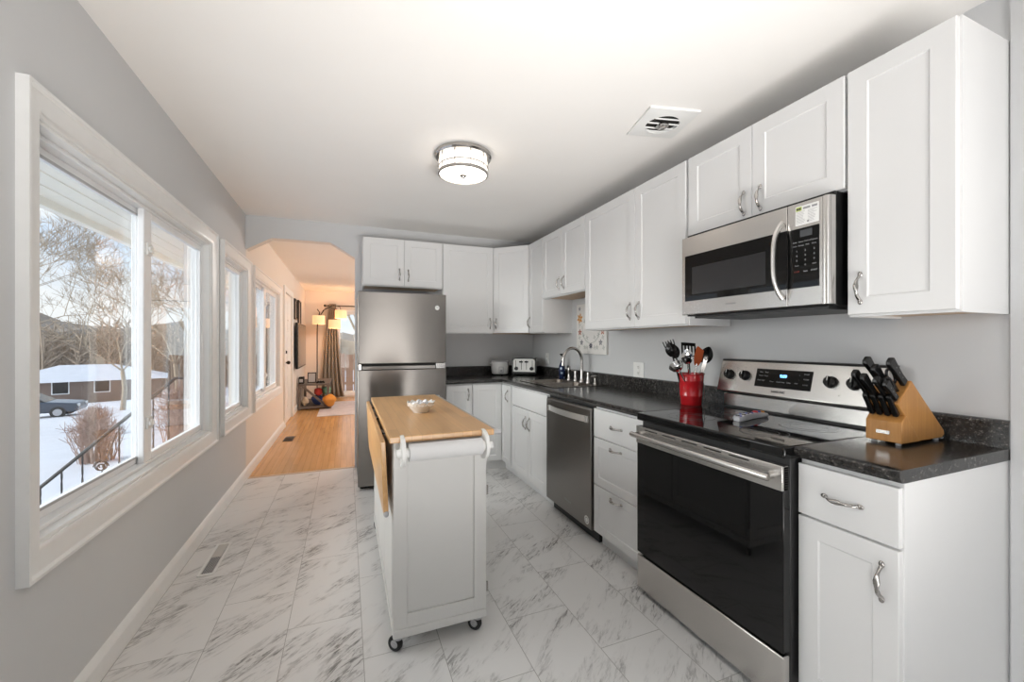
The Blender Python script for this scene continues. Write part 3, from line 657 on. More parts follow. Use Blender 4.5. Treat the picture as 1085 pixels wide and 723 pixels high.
for a, b_ in ((.03, lw/2-.003), (lw/2+.003, lw-.03)):
    mb = WM(t); mb.M = mb.M @ MS2; mb.shaker(a, b_, .125, .66, yf=-.014, st=.05); dk = obj('door', mb, cartw, t, ang=20)
    mb = WM(t); mb.M = mb.M @ MS2; q = lw/2+(-.04 if a < .1 else .04); mb.ball((q, -.026, .58), .013, .013, .013); mb.cyl((q, -.013, .58), (q, -.024, .58), .006); obj('knob', mb, nickel, dk)
    mb = WM(t); mb.M = mb.M @ MS2; mb.box(a, b_, -.014, 0, .675, .845); dk = obj('drawer', mb, cartw, t, bev=.003)
    mb = WM(t); mb.M = mb.M @ MS2; mb.ball(((a+b_)/2, -.026, .76), .013); mb.cyl(((a+b_)/2, -.013, .76), ((a+b_)/2, -.024, .76), .006); obj('knob', mb, nickel, dk)
for z in (.20, .62):
    mb = WM(t); mb.box(X1-.013, X1+.004, Y0+.003, Y0+.012, z-.02, z+.02); mb.cyl((X1+.004, Y0+.008, z-.02), (X1+.004, Y0+.008, z+.02), .004, seg=10); obj('hinge', mb, nickel, t)
mb = WM(t); mb.box(.157, .594, 1.683, 2.975, .862, .888); obj('top_board', mb, butcher, t, bev=.004, seg=3)
# dropped leaf hanging on the left side
mb = WM(t); P = [(2.955, .862), (2.955, .62), (2.90, .565), (1.78, .565), (1.725, .60), (1.725, .862)]
P = [(1.712, .866), (1.712, .59), (1.722, .572), (1.745, .565), (2.88, .565), (2.935, .60), (2.952, .66), (2.952, .866)]
mb.M = mb.M @ Matrix.Translation((.134, 0, .866)) @ Matrix.Rotation(math.radians(-2.5), 4, 'Y') @ Matrix.Translation((0, 0, -.866))
mb.prism(P, 'x', -.0085, .0105); lf = obj('drop_leaf', mb, butcher, t, bev=.003)
mb = WM(t); mb.M = mb.M @ Matrix.Translation((.134, 0, .866)) @ Matrix.Rotation(math.radians(-2.5), 4, 'Y') @ Matrix.Translation((0, 0, -.866)); mb.ball((.001, 1.722, .574), .011, .016, .014); obj('corner_guard', mb, greyp, lf)
for y in (1.95, 2.33, 2.72):
    mb = WM(t); mb.box(.146, .171, y-.035, y+.035, .853, .8615); mb.cyl((.150, y-.035, .857), (.150, y+.035, .857), .0042, seg=10); obj('leaf_hinge', mb, blacks, t)
mb = WM(t); mb.cyl((.594, 1.70, .872), (.622, 1.70, .872), .012, .0125, 16); mb.ball((.622, 1.70, .872), .013); mb.cyl((.594, 2.95, .872), (.622, 2.95, .872), .012, .0125, 16); mb.cyl((.614, 1.70, .872), (.614, 2.95, .872), .009, seg=14); obj('side_rail', mb, greyp, t)
# roll holder brackets on the near end
for s, xx in ((-1, .206), (1, .546)):
    mb = WM(t); n = 16
    poly = []
    for i in range(n+1): q = -PI/2+PI*i/n; poly.append((Y0-.0-.085*math.cos(q)**.8 if math.cos(q) > 1e-6 else Y0, .828+.062*math.sin(q)))
    poly = [(max(a, Y0-.085)+.0015, z) for a, z in poly]
    mb.prism(poly, 'x', xx-.008, xx+.008); bk = obj('roll_bracket', mb, whitep, t, bev=.002)
    mb = WM(t); c = (Y0-.052, .829); mb.cyl((xx+s*.0085, c[0], c[1]), (xx+s*.026, c[0], c[1]), .017, .016, 20); obj('roll_knob', mb, whitep, bk)
    mb = WM(t); mb.cyl((xx-s*.0085, c[0], c[1]), (xx-s*.026, c[0], c[1]), .020, .019, 20); obj('roll_hub', mb, whitep, bk)
for x, y in ((.197, 1.735), (.535, 1.735), (.197, 2.905), (.535, 2.905)):
    mb = WM(t); mb.cyl((x, y, .055), (x, y, .0715), .014, seg=14); mb.cyl((x, y, .0625), (x, y, .0545), .018, .02, 16); cs = obj('caster', mb, greyp, t)
    CSW = Matrix.Translation((x, y, .031)) @ Matrix.Rotation(math.radians(48 if y < 2 else 20), 4, 'Z') @ Matrix.Translation((0, .014, 0))
    mb = WM(t); mb.M = mb.M @ CSW @ Matrix.Rotation(PI/2, 4, 'Y'); mb.lathe([(.017, -.0115), (.024, -.0115), (.029, -.010), (.031, -.006), (.031, .006), (.029, .010), (.024, .0115), (.017, .0115), (.017, -.0115)], (0, 0, 0), 28); obj('wheel', mb, rubber, cs)
    mb = WM(t); mb.M = mb.M @ CSW; mb.cyl((-.0105, 0, 0), (.0105, 0, 0), .0165, seg=16); mb.cyl((-.014, 0, 0), (.014, 0, 0), .006, seg=10); obj('wheel_hub', mb, greyp, cs)
# paper towel roll on the holder
roll = mat('paper_towel', (.68, .68, .68), .9)
mb = MB(); mb.tube([(-.149, 0, 0), (.149, 0, 0)], .034, 40); o = obj('paper_towel_roll', mb, roll, ang=40, loc=(.376, Y0-.052, .829)); tag(o, 'white paper towel roll held on the near end of the kitchen cart', 'paper towel')
# lacy bowl
t = thing('bowl', 'small white bowl with scalloped lacy rim on the butcher block top', 'bowl', (.372, 2.24, .8885))
mb = MB(); seg = 48; prof = [(.0, .004), (.030, .004), (.034, 0), (.040, 0), (.043, .006), (.058, .022), (.068, .042), (.073, .055)]
rings = []
for r, z in prof + [(.070, .055), (.064, .042), (.054, .024), (.040, .010), (0, .010)]:
    if r == 0: rings.append([mb.v((0, 0, z))]); continue
    wv = max(0, (z-.02)/.035)
    rings.append([mb.v((r*(1+.035*wv*math.cos(12*2*PI*i/seg))*math.cos(2*PI*i/seg), r*(1+.035*wv*math.cos(12*2*PI*i/seg))*math.sin(2*PI*i/seg), z+.005*wv*math.cos(12*2*PI*i/seg))) for i in range(seg)])
for a, b_ in zip(rings, rings[1:]):
    for i in range(seg):
        j = (i+1) % seg
        if len(a) == 1: mb.face([a[0], b_[j], b_[i]])
        elif len(b_) == 1: mb.face([a[i], a[j], b_[0]])
        else: mb.face([a[i], a[j], b_[j], b_[i]])
bw = obj('bowl_body', mb, mat('glazed_white', (.80, .78, .74), .2), t, ang=60)
mb = MB()
for i in range(24):
    q = 2*PI*i/24; mb.ball((.0665*math.cos(q), .0665*math.sin(q), .040), .0045, .0045, .006, 8, 6)
obj('rim_beading', mb, MATS['glazed_white'], t)
for i, (x, y, z) in enumerate([(-.03, .005, .042), (.0, -.025, .044), (.028, .01, .043), (.0, .02, .048), (-.012, -.008, .056), (.02, -.02, .056)]):
    mb = MB(); bmesh.ops.create_icosphere(mb.bm, subdivisions=2, radius=.017)
    for v in mb.bm.verts: v.co *= random.uniform(.72, 1.1)
    o = obj('wrapped_sweet', mb, mat('foil_white', (.78, .78, .80), .22, .35) if i == 0 else MATS['foil_white'], smooth=False, loc=(.372+x, 2.24+y, .8885+z)); tag(o, 'white crinkled wrapped sweet heaped in the lacy bowl', 'sweet', 'sweets in the bowl')

# ------------------------------------------------------------------ sink, faucet and things on the counter
t = thing('sink', 'double-bowl stainless drop-in sink in the black countertop', 'sink', (1.75, 3.2, .72))
mb = WM(t); rx0, rx1, ry0, ry1 = 1.50, 2.005, 2.865, 3.535; zt = CH+.005
bowls = [(1.535, 1.90, 2.90, 3.18), (1.535, 1.90, 3.215, 3.50)]
xs = [rx0, 1.535, 1.90, rx1]; ys = [ry0, 2.90, 3.18, 3.215, 3.50, ry1]
for i in range(3):
    for j in range(5):
        if i == 1 and j in (1, 3): continue
        mb.box(xs[i], xs[i+1], ys[j], ys[j+1], CH+.0005, zt)
bmesh.ops.remove_doubles(mb.bm, verts=mb.bm.verts, dist=1e-5)
obj('rim', mb, steels, t)
for x0, x1, y0, y1 in bowls:
    mb = WM(t)
    def rr(i, z, rad=.04):
        pts = []
        for cx, cy, q0 in ((x1-i-rad, y1-i-rad, 0), (x0+i+rad, y1-i-rad, 90), (x0+i+rad, y0+i+rad, 180), (x1-i-rad, y0+i+rad, 270)):
            for k in range(5): q = math.radians(q0+22.5*k); pts.append(mb.v((cx+rad*math.cos(q), cy+rad*math.sin(q), z)))
        return pts
    R1 = [rr(.0, zt), rr(.004, zt-.01), rr(.012, .76), rr(.03, .735), ]
    for a, b_ in zip(R1, R1[1:]):
        for i in range(20): mb.face([a[i], a[(i+1) % 20], b_[(i+1) % 20], b_[i]])
    mb.face(R1[-1]); bo = obj('basin', mb, steels, t, ang=60)
    mb = WM(t); mb.lathe([(.0, .004), (.03, .004), (.038, .001), (.04, 0)], ((x0+x1)/2, (y0+y1)/2, .7355), 20); obj('drain', mb, chrome, bo)
t = thing('faucet', 'tall brushed gooseneck faucet with two lever handles behind the sink', 'faucet', (1.958, 3.19, zt))
mb = WM(t); ox, oy = 1.958, 3.19; pts = [(ox, oy, zt+.02), (ox, oy, 1.10)]
for k in range(1, 13):
    q = PI*k/12*1.02; pts.append((ox-.095+.095*math.cos(q), oy, 1.10+.115*math.sin(q)))
pts += [(ox-.192, oy, 1.085), (ox-.193, oy, 1.06)]
mb.tube(pts, [.013]*(len(pts)-2)+[.0135, .0125], 14); mb.lathe([(.026, 0), (.026, .006), (.019, .018), (.0165, .05), (.0135, .11)], (ox, oy, zt), 22); obj('spout', mb, nickel, t, ang=50)
for yy, s in ((3.30, 1), (3.085, -1)):
    mb = WM(t); mb.lathe([(.025, 0), (.025, .006), (.018, .02), (.0135, .06), (.015, .075), (.013, .09), (0, .092)], (ox, yy, zt), 20)
    mb.tube([(ox, yy, zt+.083), (ox-.005, yy+s*.03, zt+.09), (ox-.008, yy+s*.062, zt+.093)], [.0075, .0065, .006], 10); obj('lever_handle', mb, nickel, t, ang=50)
t = thing('side_sprayer', 'brushed pull-out sprayer standing left of the faucet levers', 'sprayer', (1.955, 3.415, zt))
mb = MB(); mb.lathe([(.022, 0), (.022, .006), (.014, .02), (.0125, .06), (.016, .085), (.0175, .115), (.013, .13), (0, .133)], (0, 0, 0), 20); obj('sprayer_body', mb, nickel, t, ang=50)
mb = MB(); mb.ball((-.010, 0, .120), .013, .013, .016); obj('spray_head', mb, blackp, t)
t = thing('soap_pump', 'short brushed soap dispenser pump right of the faucet', 'soap dispenser', (1.955, 2.975, zt))
mb = MB(); mb.lathe([(.019, 0), (.019, .005), (.010, .016), (.008, .05), (.017, .058), (.018, .070), (.006, .074), (0, .074)], (0, 0, 0), 18); obj('pump_body', mb, nickel, t, ang=50)
mb = MB(); mb.tube([(0, 0, .066), (-.03, 0, .068), (-.042, 0, .060)], [.006, .005, .005], 10); obj('nozzle', mb, nickel, t)
t = thing('soap_bottle', 'dark blue patterned bottle with pour spout beside the sink', 'bottle', (1.967, 3.575, CH+.0005))
bluem = mat('blue_glass', (.012, .028, .09), .15, noise=(.3, 20)); tb = bluem.node_tree; bb = bsdf(bluem)
vo = nnode(tb, 'ShaderNodeTexVoronoi'); vo.inputs['Scale'].default_value = 26; tcb = nnode(tb, 'ShaderNodeTexCoord'); link(tb, tcb.outputs['Object'], vo.inputs[0])
rb = nnode(tb, 'ShaderNodeValToRGB'); link(tb, vo.outputs['Distance'], rb.inputs[0]); rb.color_ramp.elements[0].position = .26; rb.color_ramp.elements[0].color = (.35, .45, .62, 1); rb.color_ramp.elements[1].position = .36; rb.color_ramp.elements[1].color = (.010, .020, .065, 1)
link(tb, rb.outputs[0], bb.inputs['Base Color'])
mb = MB(); mb.lathe([(0, 0), (.028, 0), (.031, .006), (.032, .10), (.030, .125), (.018, .155), (.012, .165), (.012, .18), (0, .18)], (0, 0, 0), 24); obj('bottle_body', mb, bluem, t, ang=50)
mb = MB(); mb.lathe([(.0125, .18), (.0125, .19), (.007, .20), (.0065, .225), (.0, .226)], (0, 0, 0), 16); obj('neck', mb, nickel, t)
mb = MB(); mb.tube([(0, 0, .222), (-.006, .003, .24)], .0075, 10); mb.box(-.022, .008, -.008, .008, .236, .246); obj('spout_cap', mb, blackp, t, bev=.002)

t = thing('rice_cooker', 'small white rice cooker on the counter left of the toaster', 'rice cooker', (1.572, 4.268, CH+.0005))
mb = MB(); mb.lathe([(0, .012), (.080, .012), (.088, .018), (.094, .05), (.0985, .138), (.099, .147), (0, .147)], (0, 0, 0), 36); obj('pot_body', mb, whitep, t, ang=40)
mb = MB(); mb.lathe([(.099, .1475), (.102, .149), (.102, .154), (.09, .158), (.04, .161), (0, .162)], (0, 0, 0), 36); ld = obj('lid', mb, greyp, t, ang=40)
for s in (-1, 1): mb = MB(); mb.box(s*.106-.011, s*.106+.011, -.025, .025, .122, .132); obj('side_handle', mb, whitep, t, bev=.004)
mb = MB(Matrix.Rotation(math.radians(-12), 4, 'Z')); mb.frame(-.024, .024, .03, .095, .004, -.102, -.085); mb.box(-.010, .010, -.106, -.085, .042, .062); obj('switch_panel', mb, greyp, t)
for k in range(3): mb = MB(); q = PI*2*k/3+.5; mb.cyl((.07*math.cos(q), .07*math.sin(q), 0), (.07*math.cos(q), .07*math.sin(q), .0119), .009, seg=10); obj('foot', mb, blackp, t)

t = thing('toaster', 'chrome four-slot toaster with black trim in the counter corner', 'toaster', (1.79, 4.10, CH+.0005), math.radians(-36))
mb = MB(); mb.box(-.134, .134, .0, .21, .012, .030); obj('base', mb, blackp, t, bev=.006)
def arch(w, h0, h1, n=8, rad=.035):
    p = [(-w, h0), (w, h0)]
    for k in range(n+1): q = PI/2*k/n; p.append((w-rad+rad*math.cos(q), h1-rad+rad*math.sin(q)))
    for k in range(n+1): q = PI/2+PI/2*k/n; p.append((-w+rad+rad*math.cos(q), h1-rad+rad*math.sin(q)))
    return p
mb = MB(); mb.prism(arch(.132, .0305, .188), 'y', .012, .200); obj('shell', mb, chrome, t, ang=40)
mb = MB(); mb.prism(arch(.137, .0305, .194, rad=.038), 'y', -.004, .0118); fp = obj('front_surround', mb, blackp, t, ang=40)
mb = MB(); mb.prism(arch(.120, .040, .180, rad=.028), 'y', -.008, -.0042); fc = obj('faceplate', mb, mat('toaster_plate', (.50, .49, .47), .38, .5), t, ang=40)
mb = MB()
for x in (-.092, -.028, .028, .092): mb.box(x-.003, x+.003, -.0088, -.0081, .062, .165)
obj('lever_slot', mb, darkin, fc)
for x in (-.030, .030): mb = MB(); mb.box(x-.02, x+.02, -.03, -.009, .140, .156); obj('lever', mb, blackp, t, bev=.003)
for x in (-.085, .085): mb = MB(); mb.cyl((x, -.0085, .075), (x, -.028, .075), .022, .019, 22); mb.box(x-.003, x+.003, -.031, -.028, .058, .092); obj('dial', mb, blackp, t)
mb = MB()
for x in (-.075, .075):
    for k in range(2): mb.box(x-.045, x+.045, (.035+k*.08), (.035+k*.08+.045), .1882, .1890)
obj('bread_slot', mb, darkin, t)
for x in (-.11, .11):
    for y in (.02, .19): mb = MB(); mb.cyl((x, y, 0), (x, y, .0118), .010, seg=10); obj('foot', mb, blackp, t)

# outlets
def outlet(label, y, z, gang=1):
    t = thing('wall_outlet', label, 'outlet', (R, y, z), ARW); w = .036 if gang == 1 else .060
    mb = MB(); mb.box(-w, w, -.006, -.0005, -.058, .058); obj('cover_plate', mb, whitep, t, bev=.002)
    for dz in (-.022, .022):
        mb = MB(); mb.cyl((0, -.006, dz), (0, -.0085, dz), .017, seg=20); so_ = obj('socket', mb, whitep, t)
        mb = MB(); mb.box(-.008, -.005, -.0089, -.0084, dz-.002, dz+.008); mb.box(.005, .008, -.0089, -.0084, dz-.002, dz+.008); mb.cyl((0, -.0084, dz-.009), (0, -.0089, dz-.009), .003, seg=10); obj('socket_hole', mb, darkin, so_)
outlet('white wall outlet below the wide cabinet, left of the red crock', 2.54, 1.055, 2)
outlet('white wall outlet in the corner beside the toaster', 4.07, 1.09)

# painted folk-pattern panel over the sink
t = thing('wall_art', 'white square panel with painted folk flowers hanging behind the faucet', 'wall art', (R, 3.17, 1.16), ARW)
mb = MB(); mb.box(-.245, .24, -.022, -.0005, 0, .46); obj('canvas', mb, mat('canvas_white', (.76, .74, .71), .7), t, bev=.002)
def petals(mb, cx, cz, r, n, w=.45, y=-.0228):
    for k in range(n):
        q = 2*PI*k/n+.3; c, s = math.cos(q), math.sin(q); pts = []
        for j in range(8):
            a = 2*PI*j/8; u = r*.55+r*.45*math.cos(a); v = r*w*.5*math.sin(a); pts.append((cx+u*c-v*s, y, cz+u*s+v*c))
        mb.poly(pts)
cols = [mat('paint_orange', (.62, .30, .08), .7), mat('paint_rust', (.45, .14, .08), .7), mat('paint_grey_green', (.25, .28, .25), .7), mat('paint_slate', (.10, .10, .13), .7)]
for m, fl in ((cols[0], [(-.185, .33, .05, 6), (.185, .33, .05, 6), (0, .40, .045, 6)]), (cols[1], [(-.185, .20, .032, 5), (.185, .20, .032, 5), (0, .25, .035, 6)]), (cols[3], [(-.155, .105, .028, 5), (.155, .105, .028, 5), (0, .075, .03, 7), (-.19, .42, .02, 5), (.19, .42, .02, 5)])):
    mb = MB()
    for f in fl: petals(mb, *f)
    obj('painted_flower', mb, m, t, smooth=False)
mb = MB()
for sgn in (-1, 1):
    for x, z, n in ((.19, .265, 3), (.19, .15, 4), (.10, .06, 5), (.06, .06, 4), (.12, .17, 4), (.06, .15, 4), (.20, .06, 4), (.10, .30, 4)): petals(mb, sgn*x, z, .022, n, .28)
    mb.tube([(sgn*x, -.0228, z) for x, z in ((.02, .10), (.07, .115), (.115, .15), (.14, .20), (.145, .26))], .0016, 6)
obj('painted_leaves', mb, cols[2], t, smooth=False)

# ------------------------------------------------------------------ utensil crock and utensils
CX, CY = 1.838, 1.812
t = thing('utensil_crock', 'glossy red utensil crock standing on the counter beside the range', 'crock', (CX, CY, CH+.0005))
mb = MB(); mb.lathe([(0, 0), (.054, 0), (.057, .004), (.0605, .05), (.0615, .052), (.0615, .056), (.061, .058), (.0665, .135), (.0675, .137), (.0675, .141), (.067, .143), (.0695, .172), (.073, .175), (.073, .180), (.0675, .180), (.062, .12), (.053, .008), (0, .008)], (0, 0, 0), 40); obj('crock_body', mb, redm, t, ang=40)
mb = MB(); mb.tube([(.069, -.004, .165), (.078, -.012, .15), (.080, -.02, .09), (.074, -.025, .03)], .002, 8); obj('bail_handle', mb, nickel, t)
def utensil(name, label, cat, foot, top, hr, hm, head):
    """handle from foot (inside crock) to top; head(mb, M) builds the head in a frame with z along the handle, x wide, y thick"""
    f = Vector((CX+foot[0], CY+foot[1], CH+.012)); tp = Vector((CX+top[0], CY+top[1], CH+top[2]))
    t = thing(name, label, cat, tuple(f)); d = (tp-f); ln = d.length; d.normalize()
    face = Vector((-.55, -.83, 0)) if len(top) < 4 else Vector((math.cos(top[3]), math.sin(top[3]), 0))
    y = (face - d*face.dot(d)).normalized(); x = y.cross(d)
    M = Matrix(((x.x, y.x, d.x, 0), (x.y, y.y, d.y, 0), (x.z, y.z, d.z, 0), (0, 0, 0, 1)))
    mb = MB(M); mb.tube([(0, 0, 0), (0, 0, ln*.4), (0, 0, ln)], [hr, hr*.85, hr*.7], 10, True, 1.5); obj('handle', mb, hm, t, ang=50)
    m2, fn = head; mb = MB(M @ Matrix.Translation((0, 0, ln))); fn(mb); obj('head', mb, m2, t, ang=50)
def spoon(w, l, dep, n=14, slots=False):
    def fn(mb):
        rows = []
        for i in range(n+1):
            s = i/n; ww = w*math.sin(PI*(.08+.9*s))**.7; zc = -.01+l*s; row = []
            for j in range(9):
                u = -1+2*j/8; row.append((ww*u, dep*(1-u*u)*math.sin(PI*min(1, s*1.02)) , zc))
            rows.append(row)
        for o_ in (0, .0025):
            V = [[mb.v((a, b_+o_, c)) for a, b_, c in r] for r in rows]
            for i in range(n):
                for j in range(8):
                    if slots and j in (2, 5) and 4 <= i <= 10 and i % 3: continue
                    mb.face([V[i][j], V[i][j+1], V[i+1][j+1], V[i+1][j]])
    return fn
def turner(w, l, slots=4):
    def fn(mb):
        mb.prism([(-.012, -.01), (.012, -.01), (w*.8, .025), (w*.8, .03), (-w*.8, .03), (-w*.8, .025)], 'y', -.0015, .0015)
        n = slots*2+1; 
        for k in range(n):
            x0 = -w+2*w*k/n; x1 = -w+2*w*(k+1)/n
            if k % 2 == 0: mb.box(x0, x1, -.0015, .0015, .03, l-.02)
        mb.box(-w, w, -.0015, .0015, l-.02, l)
    return fn
def spatula(w, l):
    def fn(mb): mb.prism([(-w*.5, -.01), (w*.5, -.01), (w, .02), (w, l-.01), (w*.7, l), (-w, l-.02), (-w, .02)], 'y', -.004, .004)
    return fn
def server(mb):
    spoon(.03, .085, .022)(mb)
    for k in range(5):
        x = -.026+.013*k; mb.tube([(x, .004, .05), (x*1.1, -.006, .075), (x*1.1, -.018, .082)], .0032, 8)
def ladle(mb):
    seg = 20
    mb.M = mb.M @ Matrix.Rotation(math.radians(60), 4, 'X')
    mb.lathe([(0, -.034), (.018, -.032), (.034, -.018), (.040, 0), (.042, .002), (.038, .002), (.032, -.016), (.016, -.029), (0, -.031)], (0, .0, .03), seg)
def tongs(mb): mb.box(-.010, .010, -.002, .002, -.02, .10); mb.ball((0, 0, .10), .012, .004, .014)
utensil('pasta_server', 'black toothed pasta server leaning far left in the red crock', 'utensil', (-.02, .02), (-.105, .035, .285), .006, blackp, (blackp, server))
utensil('serving_spoon', 'black rounded spoon at the back left of the red crock', 'utensil', (-.02, -.01), (-.065, .05, .275), .006, blackp, (blackp, spoon(.030, .085, .012)))
utensil('ladle', 'shiny steel ladle hanging low left out of the red crock', 'utensil', (.02, -.02), (-.105, -.015, .205), .0055, chrome, (chrome, ladle))
utensil('slotted_spoon', 'shiny steel slotted spoon at the front of the red crock', 'utensil', (.02, .02), (-.050, -.025, .245), .0055, chrome, (chrome, spoon(.033, .088, .010, slots=True)))
utensil('spatula', 'orange-brown spatula in the middle of the red crock', 'utensil', (-.015, .01), (.012, -.030, .235), .006, chrome, (orangem, spatula(.021, .10)))
utensil('slotted_turner', 'black slotted turner standing behind the orange-brown spatula', 'utensil', (-.02, -.02), (.03, .045, .255, -2.0), .006, blackp, (blackp, turner(.042, .105)))
utensil('cooking_spoon', 'large black spoon leaning right out of the red crock', 'utensil', (-.02, -.01), (.095, -.005, .245), .006, blackp, (blackp, spoon(.036, .105, .012)))
utensil('tongs', 'steel tongs standing upright inside the red crock', 'tongs', (.02, .0), (.045, -.03, .17), .008, nickel, (nickel, tongs))

# ------------------------------------------------------------------ knife block with knives
t = thing('knife_block', 'bamboo knife block with black-handled knives on the near counter', 'knife block', (1.89, .855, CH+.0005))
YB0, YB1 = .802, .908; zc = CH+.009
mb = WM(t); mb.prism([(1.862, zc), (2.012, zc), (2.028, zc+.012), (2.024, zc+.026), (1.815, 1.130), (1.733, 1.054)], 'y', YB0+.004, YB1-.004); obj('main_block', mb, bamboo, t, bev=.003)
mb = WM(t); mb.prism([(1.748, zc), (1.861, zc), (1.775, 1.012), (1.762, 1.000), (1.748, .986)], 'y', YB0, YB1); fb = obj('steak_knife_block', mb, bamboo, t, bev=.003)
mb = WM(t); mb.box(1.7455, 1.7478, .836, .875, .943, .955); bd = obj('badge', mb, nickel, fb)
for x in (1.765, 2.0):
    for y in (.82, .89): mb = WM(t); mb.cyl((x, y, CH+.0005), (x, y, zc-.0002), .008, seg=12); obj('foot', mb, greyp, t)
kd = Vector((-.745, 0, .667)).normalized()
kn = Vector((kd.z, 0, -kd.x))
def knife(label, y, s, length, wid, thick=.010, name='knife', curve=0., out=.0, group=None, hd=None, base=None):
    """s = distance along the top face from its front corner; handle sticks out along kd"""
    p = Vector((1.733, y, 1.054)) + Vector((1.815-1.733, 0, 1.130-1.054)).normalized()*s if base is None else Vector(base)
    d = hd or kd; n_ = Vector((d.z, 0, -d.x))
    t = thing(name, label, 'knife', tuple(p))
    M = Matrix(((n_.x, 0, d.x, 0), (n_.y, 1, d.y, 0), (n_.z, 0, d.z, 0), (0, 0, 0, 1)))
    mb = MB(M); thick *= 1.45; w = wid*1.22; pts = [(-w*.42, .006+out), (w*.42, .006+out), (w*.36, length*.35), (w*.5, length*.7), (w*.62, length*.93), (w*.35, length), (-w*.2, length*1.01), (-w*.5, length*.95), (-w*.40, length*.6)]
    mb.prism(pts, 'y', -thick/2, thick/2); obj('handle', mb, blackp, t, bev=.0035, seg=3)
    mb = MB(M); mb.box(-w*.36, w*.36, -.0014, .0014, -.05, .0055+out); obj('blade', mb, chrome, t)
    mb = MB(M)
    for q in (.3, .5, .7): mb.cyl((0, -thick/2-.0006, length*q), (0, thick/2+.0006, length*q), .0022, seg=8)
    obj('rivet', mb, nickel, t)
knife('black-handled knife at the far left top of the block, reaching farthest left', .892, .022, .135, .026)
knife('tall black-handled chef knife at the block top, back row left', .880, .085, .138, .028)
knife('black-handled bread knife at the back right of the block', .818, .092, .128, .027)
knife('black-handled knife below the tall chef knife, middle of the block', .852, .062, .125, .026)
knife('black-handled carving knife low on the left face of the block', .868, .016, .125, .024)
knife('black-handled utility knife in the middle of the lower slots', .840, .022, .105, .024)
knife('black-handled paring knife at the lower right slot of the block', .816, .018, .092, .022)
# kitchen shears
t = thing('kitchen_shears', 'black-handled kitchen shears with loop grips at the right of the block', 'scissors', (1.781, .832, 1.094))
M = Matrix(((kn.x, 0, kd.x, 0), (0, 1, 0, 0), (kn.z, 0, kd.z, 0), (0, 0, 0, 1)))
for s in (-1, 1):
    mb = MB(M); pts = [(s*.004+s*.020*math.sin(2*PI*i/16)*.9+s*.014, s*.003, .055+.032*-math.cos(2*PI*i/16)) for i in range(17)]; mb.tube(pts, .0048, 8, False); mb.tube([(s*.003, s*.003, 0), (s*.008, s*.003, .03)], [.007, .006], 8); obj('loop_grip', mb, blackp, t)
mb = MB(M); mb.box(-.006, .006, -.002, .002, -.05, .008); obj('blade', mb, chrome, t)
sd = Vector((-.50, 0, .80)).normalized()
for k, (y, ex) in enumerate(((.893, .0), (.870, 0), (.847, 0), (.824, 0))):
    nm = ['leftmost of four small black steak knives in the front row', 'second from left of four small black steak knives in front', 'third from left of four small black steak knives in front', 'rightmost of four small black steak knives in the front row'][k]
    knife(nm, y, 0, .092, .019, .011, 'steak_knife', hd=sd, base=(1.7665, y, 1.004))

# ------------------------------------------------------------------ remote control on the cooktop
t = thing('remote_control', 'silver remote control with coloured buttons lying on the cooktop', 'remote control', (1.745, 1.362, .9085), math.radians(11))
mb = MB(); n = 16; L_ = .25; up, lo = [], []
prof = []
for i in range(n+1):
    s = i/n; x = -L_/2+L_*s; w_ = .019+.006*math.cos(2*PI*(s-.05))+.004*s; zt_ = .016+.012*math.sin(PI*(s*.9+.1)); prof.append((x, w_, zt_))
secs = []
for x, w_, z_ in prof:
    e_ = .55 if x in (prof[0][0], prof[-1][0]) else 1
    secs.append([mb.v(p) for p in ((x, -w_*e_*.8, .001), (x, -w_*e_, z_*.5), (x, -w_*e_*.8, z_), (x, w_*e_*.8, z_), (x, w_*e_, z_*.5), (x, w_*e_*.8, .001))])
for a, b_ in zip(secs, secs[1:]):
    for i in range(6): mb.face([a[i], a[(i+1) % 6], b_[(i+1) % 6], b_[i]])
mb.face(secs[0][::-1]); mb.face(secs[-1]); obj('remote_body', mb, mat('remote_silver', (.52, .53, .56), .3), t, ang=50)
bm_ = [mat('button_red', (.45, .02, .03), .4), mat('button_blue', (.04, .08, .35), .4), mat('button_orange', (.60, .28, .05), .4), MATS['dark_ink']]
def zat(x): s = (x+L_/2)/L_; return .016+.012*math.sin(PI*(s*.9+.1))
for x, y, r, c in ((.035, -.002, .012, 0), (.065, .0, .012, 1), (.098, .0, .013, 2)):
    mb = MB(); mb.cyl((x, y, zat(x)-.002), (x, y, zat(x)+.007), r, r*.85, 16); obj('button', mb, bm_[c], t)
for i in range(4):
    for j in range(3): x = -.105+.032*i; y = -.010+.010*j; mb = MB(); mb.cyl((x, y, zat(x)-.002), (x, y, zat(x)+.004), .0045, seg=8); obj('button', mb, bm_[3] if (i+j) % 3 else bm_[1], t)

